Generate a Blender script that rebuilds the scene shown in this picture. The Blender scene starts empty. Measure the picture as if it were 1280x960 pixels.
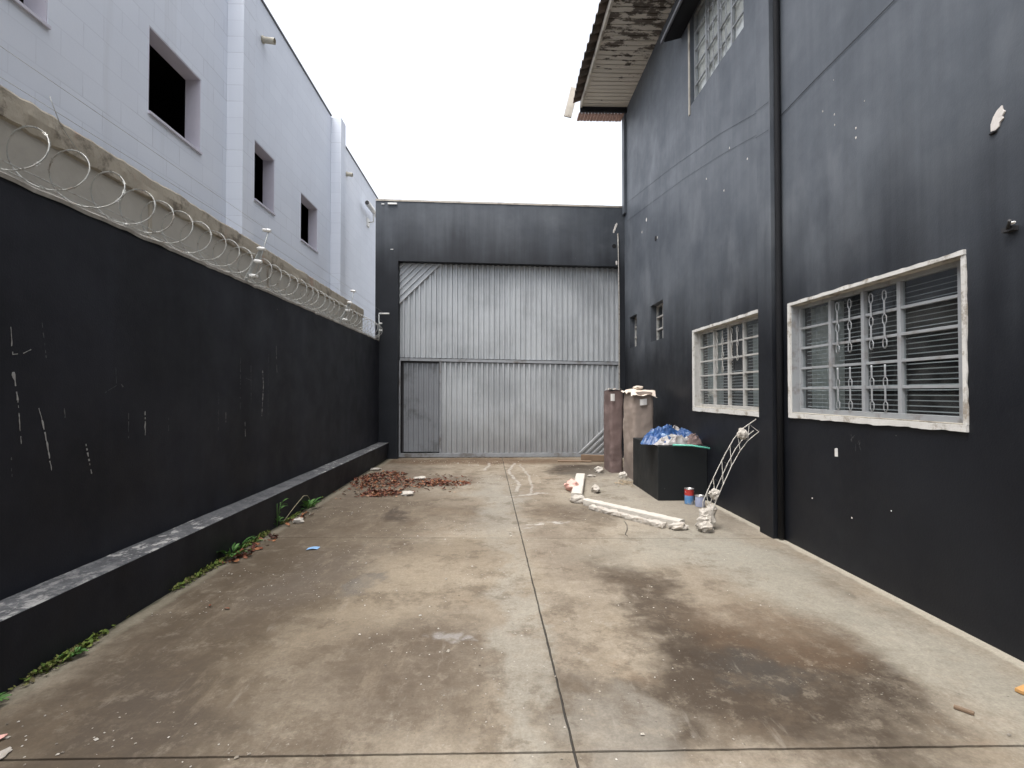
import bpy, math, random
from mathutils import Vector, Matrix, noise
R = math.radians
rnd = random.Random(7)
scene = bpy.context.scene
col = scene.collection

# ------------------------------------------------------------------ camera, sky, sun, exposure
cam_d = bpy.data.cameras.new('camera')
cam_d.sensor_width = 36.0
cam_d.lens = 36.0 * 620 / 1280
cam_d.clip_start = 0.05
cam_d.clip_end = 2000
cam = bpy.data.objects.new('camera', cam_d)
cam.location = (0, 0, 1.45)
cam.rotation_euler = (R(91.0), 0, R(-1.66))
col.objects.link(cam)
scene.camera = cam

SUN_EL, SUN_AZ = 72.0, 225.0          # azimuth clockwise from +Y: high, behind the camera and a little to the left
world = bpy.data.worlds.new('World')
scene.world = world
world.use_nodes = True
wt = world.node_tree
wt.nodes.clear()
sky = wt.nodes.new('ShaderNodeTexSky')
sky.sky_type = 'NISHITA'
sky.sun_disc = False
sky.sun_elevation = R(SUN_EL)
sky.sun_rotation = R(SUN_AZ)
sky.air_density = 1.0
sky.dust_density = 6.0
sky.ozone_density = 1.0
hs = wt.nodes.new('ShaderNodeHueSaturation')
hs.inputs['Saturation'].default_value = 0.28
bg = wt.nodes.new('ShaderNodeBackground')
bg.inputs['Strength'].default_value = 0.15
wo = wt.nodes.new('ShaderNodeOutputWorld')
wt.links.new(sky.outputs[0], hs.inputs['Color'])
wt.links.new(hs.outputs[0], bg.inputs['Color'])
wt.links.new(bg.outputs[0], wo.inputs['Surface'])

sun_d = bpy.data.lights.new('sun', 'SUN')
sun_d.energy = 0.6
sun_d.angle = R(45)
sun_d.color = (1.0, 0.96, 0.9)
sun = bpy.data.objects.new('sun', sun_d)
az = R(SUN_AZ)
sdir = Vector((math.sin(az) * math.cos(R(SUN_EL)), math.cos(az) * math.cos(R(SUN_EL)), math.sin(R(SUN_EL))))
sun.rotation_euler = sdir.to_track_quat('Z', 'Y').to_euler()
sun.location = sdir * 30
col.objects.link(sun)

vs = scene.view_settings
vs.view_transform = 'Standard'
vs.look = 'None'
vs.gamma = 1.0
vs.exposure = 1.6
vs.use_curve_mapping = False

# ------------------------------------------------------------------ node helpers
class NT:
    def __init__(s, name):
        s.m = bpy.data.materials.new(name)
        s.m.use_nodes = True
        s.t = s.m.node_tree
        s.t.nodes.clear()
        s.out = s.t.nodes.new('ShaderNodeOutputMaterial')
        s.pos = s.t.nodes.new('ShaderNodeNewGeometry').outputs['Position']
        sp = s.t.nodes.new('ShaderNodeSeparateXYZ')
        s.t.links.new(s.pos, sp.inputs[0])
        s.x, s.y, s.z = sp.outputs
    def put(s, sock, v):
        if isinstance(v, bpy.types.NodeSocket):
            s.t.links.new(v, sock)
        elif isinstance(v, (tuple, list)) and len(v) == 3 and sock.type == 'RGBA':
            sock.default_value = (*v, 1)
        else:
            sock.default_value = v
    def math(s, op, a, b=0.0, c=None, clamp=False):
        n = s.t.nodes.new('ShaderNodeMath'); n.operation = op; n.use_clamp = clamp
        s.put(n.inputs[0], a); s.put(n.inputs[1], b)
        if c is not None: s.put(n.inputs[2], c)
        return n.outputs[0]
    def mix(s, f, a, b, mode='MIX'):
        n = s.t.nodes.new('ShaderNodeMix'); n.data_type = 'RGBA'; n.blend_type = mode
        s.put(n.inputs['Factor'], f)
        s.put(n.inputs[6], a); s.put(n.inputs[7], b)
        return n.outputs[2]
    def scale(s, v):
        n = s.t.nodes.new('ShaderNodeVectorMath'); n.operation = 'MULTIPLY'
        s.put(n.inputs[0], s.pos); n.inputs[1].default_value = v
        return n.outputs[0]
    def noise(s, sc, det=4, rough=0.55, vec=None, dist=0.0, off=None):
        n = s.t.nodes.new('ShaderNodeTexNoise')
        v = s.pos if vec is None else vec
        if off:
            a = s.t.nodes.new('ShaderNodeVectorMath'); a.operation = 'ADD'
            s.put(a.inputs[0], v); a.inputs[1].default_value = off
            v = a.outputs[0]
        s.put(n.inputs['Vector'], v)
        n.inputs['Scale'].default_value = sc; n.inputs['Detail'].default_value = det
        n.inputs['Roughness'].default_value = rough; n.inputs['Distortion'].default_value = dist
        return n.outputs['Fac']
    def ramp(s, v, a, b, lo=0.0, hi=1.0, smooth=True):
        n = s.t.nodes.new('ShaderNodeMapRange')
        n.interpolation_type = 'SMOOTHSTEP' if smooth else 'LINEAR'
        s.put(n.inputs['Value'], v)
        n.inputs['From Min'].default_value = a; n.inputs['From Max'].default_value = b
        n.inputs['To Min'].default_value = lo; n.inputs['To Max'].default_value = hi
        return n.outputs[0]
    def bump(s, h, strength=0.3, dist=0.01):
        n = s.t.nodes.new('ShaderNodeBump')
        n.inputs['Strength'].default_value = strength; n.inputs['Distance'].default_value = dist
        s.put(n.inputs['Height'], h)
        return n.outputs[0]
    def bsdf(s, base, rough=0.7, metal=0.0, normal=None, spec=0.5):
        b = s.t.nodes.new('ShaderNodeBsdfPrincipled')
        s.put(b.inputs['Base Color'], base); s.put(b.inputs['Roughness'], rough)
        s.put(b.inputs['Metallic'], metal); s.put(b.inputs['Specular IOR Level'], spec)
        if normal is not None: s.t.links.new(normal, b.inputs['Normal'])
        s.t.links.new(b.outputs[0], s.out.inputs['Surface'])
        return s.m
    def blob(s, cx, cy, rx, ry, rot, wx, wy, soft=0.5):
        """irregular stain on the ground, centred at cx,cy"""
        c, sn = math.cos(rot), math.sin(rot)
        dx = s.math('SUBTRACT', wx, cx); dy = s.math('SUBTRACT', wy, cy)
        u = s.math('DIVIDE', s.math('ADD', s.math('MULTIPLY', dx, c), s.math('MULTIPLY', dy, sn)), rx)
        v = s.math('DIVIDE', s.math('SUBTRACT', s.math('MULTIPLY', dy, c), s.math('MULTIPLY', dx, sn)), ry)
        d = s.math('SQRT', s.math('ADD', s.math('MULTIPLY', u, u), s.math('MULTIPLY', v, v)))
        return s.ramp(d, 1.0 + soft, 1.0 - soft)

def simple(name, c, rough=0.6, metal=0.0, var=0.25, sc=8.0, bump=0.15, bsc=60, spec=0.5, dirt=None, dsc=3.0, dth=(0.5, 0.7)):
    n = NT(name)
    f = n.noise(sc, 5)
    base = n.mix(f, tuple(max(0, k * (1 - var)) for k in c), tuple(min(1, k * (1 + var)) for k in c))
    if dirt:
        d = n.ramp(n.noise(dsc, 6, 0.65, off=(3.1, 1.7, 5.3)), *dth)
        base = n.mix(d, base, dirt)
    return n.bsdf(base, rough, metal, n.bump(n.noise(bsc, 3), bump, 0.004), spec)

M = {}
# black masonry paint, blended paler towards the top in vertical runs
def black_paint(name, c0, c1, pale_amt=0.0, rough=0.6, z0=2.6, z1=5.0, amp=1.3):
    n = NT(name)
    b = n.noise(1.1, 6, 0.6)
    base = n.mix(n.ramp(b, 0.3, 0.7), c0, c1)
    streak = n.noise(1.0, 5, 0.6, n.scale((2.6, 2.6, 0.14)))
    fine = n.noise(1.0, 4, 0.6, n.scale((11, 11, 0.5)))
    if pale_amt:
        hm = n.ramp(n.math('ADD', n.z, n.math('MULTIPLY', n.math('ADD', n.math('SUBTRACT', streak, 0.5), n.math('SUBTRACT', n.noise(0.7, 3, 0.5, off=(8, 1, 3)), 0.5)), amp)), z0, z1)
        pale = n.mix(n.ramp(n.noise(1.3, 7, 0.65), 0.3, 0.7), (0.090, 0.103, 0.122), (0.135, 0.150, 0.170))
        f = n.math('MULTIPLY', hm, n.math('MULTIPLY_ADD', n.ramp(fine, 0.3, 0.7), 0.12, pale_amt), clamp=True)
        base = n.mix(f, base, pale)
        # paler washes towards the top: broad, faint, tilted
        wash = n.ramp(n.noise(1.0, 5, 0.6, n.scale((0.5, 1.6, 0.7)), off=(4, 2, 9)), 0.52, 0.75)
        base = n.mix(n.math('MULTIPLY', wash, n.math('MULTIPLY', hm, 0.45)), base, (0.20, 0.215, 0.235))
    else:
        f = n.math('MULTIPLY', n.ramp(streak, 0.45, 0.8), 0.35)
        base = n.mix(f, base, tuple(k * 1.8 for k in c1))
    # sparse chips showing plaster
    chip = n.ramp(n.noise(17.0, 2, 0.5, off=(9, 4, 1)), 0.80, 0.82)
    base = n.mix(n.math('MULTIPLY', chip, 0.5), base, (0.4, 0.39, 0.37))
    h = n.math('ADD', n.math('MULTIPLY', n.noise(90, 3), 0.6), n.math('MULTIPLY', n.noise(5, 5), 1.6))
    return n.bsdf(base, n.ramp(n.noise(3, 4), 0.2, 0.8, rough - 0.08, rough + 0.1), 0, n.bump(h, 0.28, 0.006), 0.33)
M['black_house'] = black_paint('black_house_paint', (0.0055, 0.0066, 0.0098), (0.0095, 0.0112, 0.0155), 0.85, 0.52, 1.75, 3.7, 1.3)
M['black_yard'] = black_paint('black_yard_wall_paint', (0.0050, 0.0060, 0.0098), (0.0130, 0.0146, 0.0215), 0, 0.62)
M['black_front'] = black_paint('black_gate_wall_paint', (0.011, 0.013, 0.0172), (0.018, 0.021, 0.027), 0.55, 0.55, 4.0, 5.6, 1.4)
M['black_block'] = black_paint('black_block_paint', (0.007, 0.0085, 0.0095), (0.0105, 0.0125, 0.014), 0, 0.6)

# worn concrete of the yard
n = NT('worn_concrete')
w1 = n.noise(1.3, 4, 0.6); w2 = n.noise(1.3, 4, 0.6, off=(7.3, 2.2, 0))
wf = n.noise(6.0, 4, 0.65); wf2 = n.noise(6.0, 4, 0.65, off=(2.3, 8.2, 0))
def warp(c, w, f): return n.math('ADD', n.math('MULTIPLY_ADD', n.math('SUBTRACT', w, 0.5), 1.1, c), n.math('MULTIPLY', n.math('SUBTRACT', f, 0.5), 0.35))
wx = warp(n.x, w1, wf); wy = warp(n.y, w2, wf2)
big = n.noise(0.55, 6, 0.6)
mid = n.noise(2.4, 8, 0.68)
drag = n.noise(1.0, 7, 0.65, n.scale((3.4, 0.9, 1)))
base = n.mix(n.ramp(mid, 0.3, 0.7), (0.235, 0.196, 0.145), (0.315, 0.275, 0.217))
base = n.mix(n.math('MULTIPLY', n.ramp(big, 0.4, 0.65), 0.55), base, (0.18, 0.15, 0.118))
base = n.mix(n.math('MULTIPLY', n.ramp(drag, 0.5, 0.75), 0.6), base, (0.135, 0.108, 0.083))
# mottled wear over everything: brown film in scuffed patches, paler scrubbed spots
sc1 = n.ramp(n.noise(3.1, 10, 0.74, off=(11, 3, 6)), 0.49, 0.60)
where = n.ramp(n.noise(0.8, 4, 0.6, off=(3, 9, 1)), 0.36, 0.60)
base = n.mix(n.math('MULTIPLY', n.math('MULTIPLY', sc1, where), 0.62), base, (0.105, 0.082, 0.060))
sc2 = n.ramp(n.noise(5.2, 9, 0.74, off=(1, 13, 6)), 0.55, 0.66)
base = n.mix(n.math('MULTIPLY', sc2, 0.38), base, (0.33, 0.30, 0.25))
sc3 = n.ramp(n.noise(1.6, 8, 0.7, off=(21, 3, 2)), 0.55, 0.70)
base = n.mix(n.math('MULTIPLY', sc3, 0.40), base, (0.235, 0.165, 0.108))
def stain(cx, cy, rx, ry, rot, colr, amt, soft=0.55, tex=None):
    global base
    f = n.blob(cx, cy, rx, ry, R(rot), wx, wy, soft)
    f = n.math('MULTIPLY', f, amt)
    if tex is not None: f = n.math('MULTIPLY', f, tex)
    base = n.mix(f, base, colr)
mot = n.ramp(n.noise(4.5, 9, 0.75, off=(1, 5, 2)), 0.30, 0.56, 0.58, 1.0)
# left lane: brown film
stain(-1.60, 3.4, 0.70, 4.4, 4, (0.115, 0.088, 0.058), 0.62, 0.6, mot)
stain(-1.75, 3.1, 0.55, 2.6, 8, (0.078, 0.058, 0.038), 0.88, 0.6, mot)
stain(-1.55, 2.2, 0.35, 0.8, 30, (0.072, 0.058, 0.046), 0.75, 0.6, mot)
stain(-0.5, 2.75, 0.55, 0.5, 0, (0.085, 0.064, 0.046), 0.85, 0.6, mot)
stain(-1.5, 4.0, 0.3, 0.7, -20, (0.12, 0.10, 0.082), 0.6, 0.6, mot)
stain(-0.55, 4.6, 0.55, 0.3, 0, (0.115, 0.09, 0.065), 0.8, 0.6, mot)
stain(-1.4, 6.0, 0.9, 1.1, 0, (0.12, 0.094, 0.068), 0.8, 0.6, mot)
stain(-1.2, 6.0, 0.14, 0.35, 0, (0.05, 0.038, 0.03), 0.85, 0.5)
stain(-0.2, 5.9, 0.5, 0.5, 0, (0.13, 0.102, 0.074), 0.75, 0.6, mot)
stain(-1.05, 3.85, 0.13, 0.33, -18, (0.105, 0.10, 0.095), 0.85, 0.35)
# right lane: dark damp ellipse
stain(1.15, 3.25, 0.24, 1.2, 12, (0.052, 0.038, 0.027), 0.92, 0.5, mot)
stain(1.45, 2.50, 0.62, 0.62, 10, (0.036, 0.026, 0.018), 0.96, 0.38, mot)
stain(0.85, 2.3, 0.6, 0.33, 0, (0.052, 0.039, 0.028), 0.92, 0.45, mot)
stain(1.66, 3.05, 0.40, 0.40, 0, (0.100, 0.066, 0.041), 0.65, 0.5, mot)
stain(1.38, 2.62, 0.14, 0.2, 0, (0.045, 0.042, 0.038), 0.7, 0.6, mot)
stain(0.6, 4.3, 0.2, 0.9, 8, (0.17, 0.14, 0.11), 0.6, 0.6, mot)
stain(0.85, 6.0, 0.38, 0.5, 10, (0.095, 0.072, 0.052), 0.88, 0.6, mot)
stain(0.4, 7.2, 0.4, 0.7, 0, (0.19, 0.16, 0.125), 0.7, 0.6, mot)
# rusty wet band below the gate
stain(-0.5, 10.55, 2.6, 0.5, 0, (0.105, 0.064, 0.036), 0.9, 0.45, mot)
stain(1.55, 9.3, 0.62, 0.75, 0, (0.030, 0.020, 0.014), 0.95, 0.3)
stain(-1.9, 8.3, 0.55, 1.6, 0, (0.13, 0.10, 0.077), 0.8, 0.6, mot)
stain(-1.0, 8.2, 0.7, 0.5, 0, (0.11, 0.085, 0.066), 0.75, 0.6)
# pale, greenish, scrubbed concrete by the house wall
stain(2.35, 3.1, 0.38, 2.2, 8, (0.285, 0.272, 0.228), 0.7, 0.6)
stain(1.75, 4.6, 0.8, 0.5, 0, (0.285, 0.272, 0.23), 0.6, 0.6)
stain(2.0, 7.1, 0.9, 2.0, 0, (0.30, 0.285, 0.245), 0.5, 0.6)
stain(0.12, 3.0, 0.12, 1.7, 2, (0.30, 0.29, 0.25), 0.5, 0.6)
stain(0.0, 6.8, 0.32, 1.8, 3, (0.285, 0.275, 0.24), 0.6, 0.6)
stain(0.55, 2.2, 0.2, 0.3, 0, (0.31, 0.29, 0.25), 0.5, 0.6)
stain(-0.75, 3.7, 0.35, 1.0, -14, (0.27, 0.222, 0.16), 0.55, 0.6, mot)
stain(-0.35, 4.2, 0.4, 0.9, 0, (0.275, 0.23, 0.17), 0.5, 0.6, mot)
# scuffs and dirt lying over the stains
ov1 = n.ramp(n.noise(6.5, 10, 0.76, off=(31, 3, 6)), 0.52, 0.64)
base = n.mix(n.math('MULTIPLY', ov1, 0.34), base, (0.285, 0.245, 0.19))
ov2 = n.ramp(n.noise(3.6, 10, 0.76, off=(7, 33, 6)), 0.50, 0.62)
base = n.mix(n.math('MULTIPLY', n.math('MULTIPLY', ov2, n.ramp(n.x, 2.5, 1.7)), 0.5), base, (0.095, 0.072, 0.050))
ov3 = n.ramp(n.noise(1.0, 8, 0.74, n.scale((5.5, 1.3, 1)), off=(3, 1, 4)), 0.53, 0.66)
base = n.mix(n.math('MULTIPLY', n.math('MULTIPLY', ov3, n.ramp(n.x, 0.6, -0.6)), 0.35), base, (0.25, 0.205, 0.15))
# small round pale patch
stain(-0.24, 2.95, 0.07, 0.08, 0, (0.33, 0.32, 0.31), 0.55, 0.5)
# cement slurry drips: wandering, broken lines
def drip(x0, y0, y1, amp, fr, w, amt):
    global base
    cv = n.math('ADD', n.math('MULTIPLY', n.math('SINE', n.math('MULTIPLY', n.y, fr)), amp), x0)
    cv = n.math('ADD', cv, n.math('MULTIPLY', n.math('SUBTRACT', n.noise(2.5, 4, 0.6), 0.5), amp * 3))
    f = n.ramp(n.math('ABSOLUTE', n.math('SUBTRACT', n.x, cv)), w, w * 0.35)
    f = n.math('MULTIPLY', f, n.math('MULTIPLY', n.ramp(n.y, y0, y0 + 0.25), n.ramp(n.y, y1, y1 - 0.25)))
    f = n.math('MULTIPLY', f, n.ramp(n.noise(6, 5, 0.7), 0.36, 0.52, 0.15, 1.0))
    base = n.mix(n.math('MULTIPLY', f, amt), base, (0.46, 0.445, 0.415))
drip(0.27, 7.1, 10.4, 0.06, 2.6, 0.04, 0.5)
drip(0.50, 7.0, 10.2, 0.05, 1.7, 0.03, 0.4)
drip(-0.22, 9.2, 10.4, 0.05, 2.0, 0.04, 0.5)
run = n.ramp(n.noise(7, 5, 0.7, n.scale((0.6, 1.4, 1))), 0.42, 0.56)
stain(0.55, 5.45, 0.24, 0.06, 0, (0.48, 0.46, 0.43), 0.8, 0.4, run)
stain(0.42, 7.05, 0.30, 0.07, 0, (0.46, 0.44, 0.41), 0.7, 0.4, run)
# unpainted cement strip at the foot of both walls
edge = n.math('ADD', n.x, n.math('MULTIPLY', n.math('SUBTRACT', n.noise(5, 5, 0.7), 0.5), 0.11))
base = n.mix(n.math('MULTIPLY', n.ramp(edge, 2.735, 2.775), 0.8), base, (0.42, 0.39, 0.32))
base = n.mix(n.math('MULTIPLY', n.ramp(edge, -2.245, -2.30), 0.55), base, (0.27, 0.25, 0.19))
base = n.mix(n.math('MULTIPLY', n.ramp(edge, -2.34, -2.375), 0.75), base, (0.06, 0.06, 0.04))
# grain: pale grit, dark specks, hairline marks
grit = n.ramp(n.noise(48, 4, 0.65), 0.62, 0.70)
base = n.mix(n.math('MULTIPLY', grit, n.ramp(n.noise(1.8, 3), 0.45, 0.65, 0, 0.55)), base, (0.46, 0.43, 0.38))
speck = n.ramp(n.noise(38, 2, 0.5, off=(4, 4, 4)), 0.70, 0.76)
base = n.mix(n.math('MULTIPLY', speck, 0.5), base, (0.07, 0.06, 0.05))
fine = n.noise(22, 6, 0.75)
base = n.mix(n.ramp(fine, 0.3, 0.7), n.mix(0.24, base, (0.05, 0.04, 0.03)), base)
base = n.mix(n.ramp(n.noise(70, 4, 0.7, off=(5, 5, 5)), 0.35, 0.65, 0.22, 0.0), base, (0.06, 0.05, 0.04))
lit = n.ramp(n.noise(1.0, 6, 0.7, n.scale((14, 3, 1))), 0.58, 0.72)
base = n.mix(n.math('MULTIPLY', lit, 0.16), base, (0.38, 0.35, 0.30))
hh = n.math('ADD', n.math('MULTIPLY', n.noise(160, 3), 0.5), n.math('MULTIPLY', n.noise(12, 5), 1.0))
M['concrete'] = n.bsdf(base, n.ramp(mid, 0.3, 0.7, 0.72, 0.92), 0, n.bump(hh, 0.3, 0.004), 0.15)
M['joint'] = simple('dirty_joint', (0.03, 0.026, 0.022), 0.95, var=0.5, sc=14)
M['earth'] = simple('street_ground', (0.13, 0.12, 0.105), 0.9, var=0.4, sc=0.8)

# pale block wall of the neighbour
n = NT('pale_block_paint')
cx = n.t.nodes.new('ShaderNodeCombineXYZ')
n.put(cx.inputs[0], n.y); n.put(cx.inputs[1], n.z)
bk = n.t.nodes.new('ShaderNodeTexBrick')
n.put(bk.inputs['Vector'], cx.outputs[0])
bk.inputs['Scale'].default_value = 1.0
bk.inputs['Brick Width'].default_value = 0.40; bk.inputs['Row Height'].default_value = 0.20
bk.inputs['Mortar Size'].default_value = 0.006; bk.inputs['Mortar Smooth'].default_value = 0.6
bk.inputs['Color1'].default_value = (0.655, 0.695, 0.765, 1); bk.inputs['Color2'].default_value = (0.685, 0.725, 0.795, 1)
bk.inputs['Mortar'].default_value = (0.61, 0.645, 0.715, 1)
jn = n.ramp(n.noise(0.9, 4, 0.6, n.scale((1, 0.5, 2.2))), 0.5, 0.68)
mort = n.math('MULTIPLY', bk.outputs['Fac'], jn)
base = n.mix(n.math('MULTIPLY', mort, 0.42), bk.outputs['Color'], (0.38, 0.395, 0.44))
base = n.mix(n.ramp(n.noise(1.4, 5), 0.35, 0.7, 0, 0.25), base, (0.575, 0.605, 0.675))
run = n.ramp(n.noise(1.0, 4, 0.6, n.scale((5, 5, 0.25))), 0.58, 0.75)
base = n.mix(n.math('MULTIPLY', run, 0.14), base, (0.36, 0.36, 0.37))
M['pale'] = n.bsdf(base, 0.75, 0, n.bump(n.math('SUBTRACT', n.math('MULTIPLY', n.noise(40, 3), 0.3), n.math('MULTIPLY', mort, 0.8)), 0.35, 0.008), 0.3)
M['pale_trim'] = simple('pale_trim', (0.56, 0.55, 0.62), 0.7, var=0.06)
M['pale_reveal'] = simple('pale_reveal', (0.55, 0.535, 0.61), 0.75, var=0.06)
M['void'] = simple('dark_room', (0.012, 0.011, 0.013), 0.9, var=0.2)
M['cap'] = simple('metal_cap', (0.16, 0.16, 0.17), 0.5, 0.6)
# raw concrete beam and blockwork under it
n = NT('raw_concrete_beam')
b = n.mix(n.noise(2.2, 6, 0.65), (0.30, 0.265, 0.21), (0.46, 0.42, 0.345))
rd = n.math('MULTIPLY', n.ramp(n.noise(1.0, 5, 0.7, n.scale((1, 2.1, 1.2))), 0.56, 0.68), 0.7)
b = n.mix(rd, b, (0.36, 0.235, 0.18))
dk = n.ramp(n.noise(3.2, 8, 0.74, off=(3, 3, 3)), 0.50, 0.62)
b = n.mix(n.math('MULTIPLY', dk, 0.75), b, (0.13, 0.11, 0.085))
M['beam'] = n.bsdf(b, 0.9, 0, n.bump(n.noise(18, 6, 0.7), 0.7, 0.012), 0.2)
n = NT('raw_grey_render')
b = n.mix(n.noise(1.6, 6, 0.65), (0.30, 0.28, 0.24), (0.50, 0.475, 0.42))
rn = n.ramp(n.noise(1.0, 4, 0.6, n.scale((4, 4, 0.4))), 0.55, 0.72)
b = n.mix(n.math('MULTIPLY', rn, 0.55), b, (0.44, 0.41, 0.35))
M['render'] = n.bsdf(b, 0.9, 0, n.bump(n.noise(22, 6, 0.7), 0.5, 0.01), 0.2)
M['mortar'] = simple('mortar_edge', (0.30, 0.285, 0.255), 0.9, var=0.45, sc=20, bump=0.6, bsc=40)
# plinth ledge: black paint rubbed grey, lime drips
n = NT('rubbed_ledge')
b = n.mix(n.ramp(n.noise(5, 8, 0.7), 0.3, 0.7), (0.060, 0.062, 0.068), (0.135, 0.137, 0.143))
b = n.mix(n.math('MULTIPLY', n.ramp(n.noise(30, 5, 0.75), 0.5, 0.68), 0.6), b, (0.25, 0.25, 0.25))
lm = n.ramp(n.noise(15, 6, 0.7, n.scale((1, 0.6, 1))), 0.54, 0.62)
lm = n.math('MULTIPLY', lm, n.ramp(n.noise(0.9, 3, off=(2, 3.5, 0)), 0.42, 0.60, 0.10, 1.0))
near = n.ramp(n.y, 3.6, 2.3, 0.0, 0.9)
lm = n.math('MAXIMUM', lm, n.math('MULTIPLY', n.ramp(n.noise(11, 6, 0.72, n.scale((1, 0.7, 1)), off=(1, 1, 1)), 0.50, 0.58), near))
b = n.mix(n.math('MULTIPLY', lm, 0.8), b, (0.50, 0.49, 0.47))
M['ledge'] = n.bsdf(b, 0.85, 0, n.bump(n.noise(50, 5, 0.7), 0.6, 0.008), 0.3)
M['scratch'] = simple('bare_plaster', (0.36, 0.36, 0.35), 0.9, var=0.5, sc=40, bump=0.4)
M['faint_scratch'] = simple('rubbed_paint', (0.10, 0.10, 0.105), 0.9, var=0.6, sc=30, bump=0.3)
M['plaster'] = simple('white_plaster', (0.70, 0.66, 0.62), 0.9, var=0.15, sc=25, bump=0.5)
M['paper'] = simple('white_paper', (0.66, 0.65, 0.63), 0.7, var=0.12, sc=30)
# gate sheet
n = NT('grey_gate_paint')
b = n.mix(n.noise(1.5, 6, 0.6), (0.41, 0.435, 0.455), (0.54, 0.565, 0.585))
sm = n.ramp(n.noise(0.75, 7, 0.68, n.scale((1, 1, 0.8)), off=(5.5, 0, 2.5)), 0.42, 0.66)
b = n.mix(n.math('MULTIPLY', sm, 0.5), b, (0.22, 0.235, 0.25))
vs_ = n.ramp(n.noise(1.0, 5, 0.6, n.scale((14, 1, 0.5))), 0.5, 0.75)
b = n.mix(n.math('MULTIPLY', vs_, 0.4), b, (0.22, 0.23, 0.24))
low = n.math('MULTIPLY', n.ramp(n.math('ADD', n.z, n.math('MULTIPLY', n.noise(2.0, 4), 1.2)), 1.9, 0.5), 0.6)
b = n.mix(low, b, (0.20, 0.195, 0.19))
M['gate'] = n.bsdf(b, 0.5, 0.15, n.bump(n.noise(30, 3), 0.12, 0.004), 0.5)
M['gate_frame'] = simple('grey_gate_frame', (0.30, 0.315, 0.335), 0.5, 0.15, dirt=(0.15, 0.14, 0.13))
M['gate_door'] = simple('grey_gate_door', (0.25, 0.265, 0.285), 0.5, 0.15, var=0.2, sc=2.0, dirt=(0.13, 0.135, 0.14), dsc=2.0, dth=(0.45, 0.7))
M['dark_iron'] = simple('dark_iron', (0.03, 0.03, 0.032), 0.6)
# house trim
n = NT('peeling_soffit_paint')
b = n.mix(n.noise(3, 5), (0.50, 0.46, 0.40), (0.62, 0.58, 0.51))
pl = n.noise(1.0, 8, 0.72, n.scale((2.6, 5.5, 3)))
gr = n.ramp(n.y, 10.2, 7.6, -0.05, 0.10)
pf = n.ramp(n.math('ADD', pl, gr), 0.545, 0.60)
b = n.mix(pf, b, n.mix(n.noise(9, 4), (0.05, 0.04, 0.032), (0.17, 0.145, 0.12)))
M['soffit'] = n.bsdf(b, 0.8, 0, n.bump(pf, 0.5, 0.006), 0.3)
M['fascia'] = simple('pale_fascia', (0.48, 0.44, 0.38), 0.7, dirt=(0.2, 0.17, 0.14))
M['tile'] = simple('old_roof_tile', (0.10, 0.078, 0.066), 0.9, var=0.5, sc=5, bump=0.6, bsc=25, dirt=(0.035, 0.033, 0.03))
M['gable_wood'] = simple('reddish_gable_boards', (0.30, 0.19, 0.155), 0.8, var=0.3)
M['black_board'] = simple('black_board', (0.012, 0.0125, 0.015), 0.75, spec=0.25)
n = NT('white_casing')
b = n.mix(n.noise(7, 6), (0.56, 0.55, 0.52), (0.72, 0.71, 0.68))
d = n.ramp(n.noise(5, 8, 0.75, off=(2, 8, 1)), 0.52, 0.64)
b = n.mix(n.math('MULTIPLY', d, 0.75), b, (0.23, 0.185, 0.13))
M['casing'] = n.bsdf(b, 0.75, 0, n.bump(n.noise(35, 5, 0.7), 0.5, 0.006), 0.3)
M['reveal'] = simple('beige_reveal', (0.42, 0.39, 0.33), 0.85, var=0.25, dirt=(0.15, 0.13, 0.10), dsc=6)
M['steel'] = simple('grey_window_steel', (0.33, 0.345, 0.36), 0.5, 0.1, var=0.15, dirt=(0.24, 0.23, 0.22), dsc=9)
M['steel_pale'] = simple('pale_window_steel', (0.47, 0.465, 0.445), 0.5, 0.1, var=0.12, dirt=(0.3, 0.27, 0.23), dsc=9)
M['blind'] = simple('blind_slats', (0.27, 0.29, 0.30), 0.5, var=0.1)
M['curtain_or_reflection'] = simple('dim_curtain', (0.34, 0.37, 0.355), 0.9, var=0.2, sc=3)
# window glass
n = NT('dusty_glass')
g = n.t.nodes.new('ShaderNodeBsdfGlossy'); g.inputs['Roughness'].default_value = 0.06; g.inputs['Color'].default_value = (0.9, 0.93, 0.95, 1)
tr = n.t.nodes.new('ShaderNodeBsdfTransparent'); tr.inputs['Color'].default_value = (0.84, 0.88, 0.88, 1)
df = n.t.nodes.new('ShaderNodeBsdfDiffuse'); df.inputs['Color'].default_value = (0.35, 0.36, 0.36, 1)
lw = n.t.nodes.new('ShaderNodeLayerWeight'); lw.inputs['Blend'].default_value = 0.5
ms = n.t.nodes.new('ShaderNodeMixShader'); m2 = n.t.nodes.new('ShaderNodeMixShader')
n.put(ms.inputs[0], n.ramp(n.noise(6, 5, 0.6), 0.3, 0.8, 0.03, 0.13)); n.t.links.new(tr.outputs[0], ms.inputs[1]); n.t.links.new(df.outputs[0], ms.inputs[2])
n.put(m2.inputs[0], n.math('MULTIPLY_ADD', n.math('POWER', lw.outputs['Facing'], 5.0), 0.9, 0.06, clamp=True)); n.t.links.new(ms.outputs[0], m2.inputs[1]); n.t.links.new(g.outputs[0], m2.inputs[2])
n.t.links.new(m2.outputs[0], n.out.inputs['Surface'])
M['glass'] = n.m
M['galv'] = simple('galvanised_wire', (0.40, 0.405, 0.385), 0.45, 0.5, var=0.2, dirt=(0.2, 0.16, 0.12), dsc=12)
M['alu'] = simple('dull_aluminium', (0.40, 0.42, 0.42), 0.45, 0.5)
M['white_plastic'] = simple('white_plastic', (0.78, 0.78, 0.76), 0.4, var=0.05)
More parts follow.
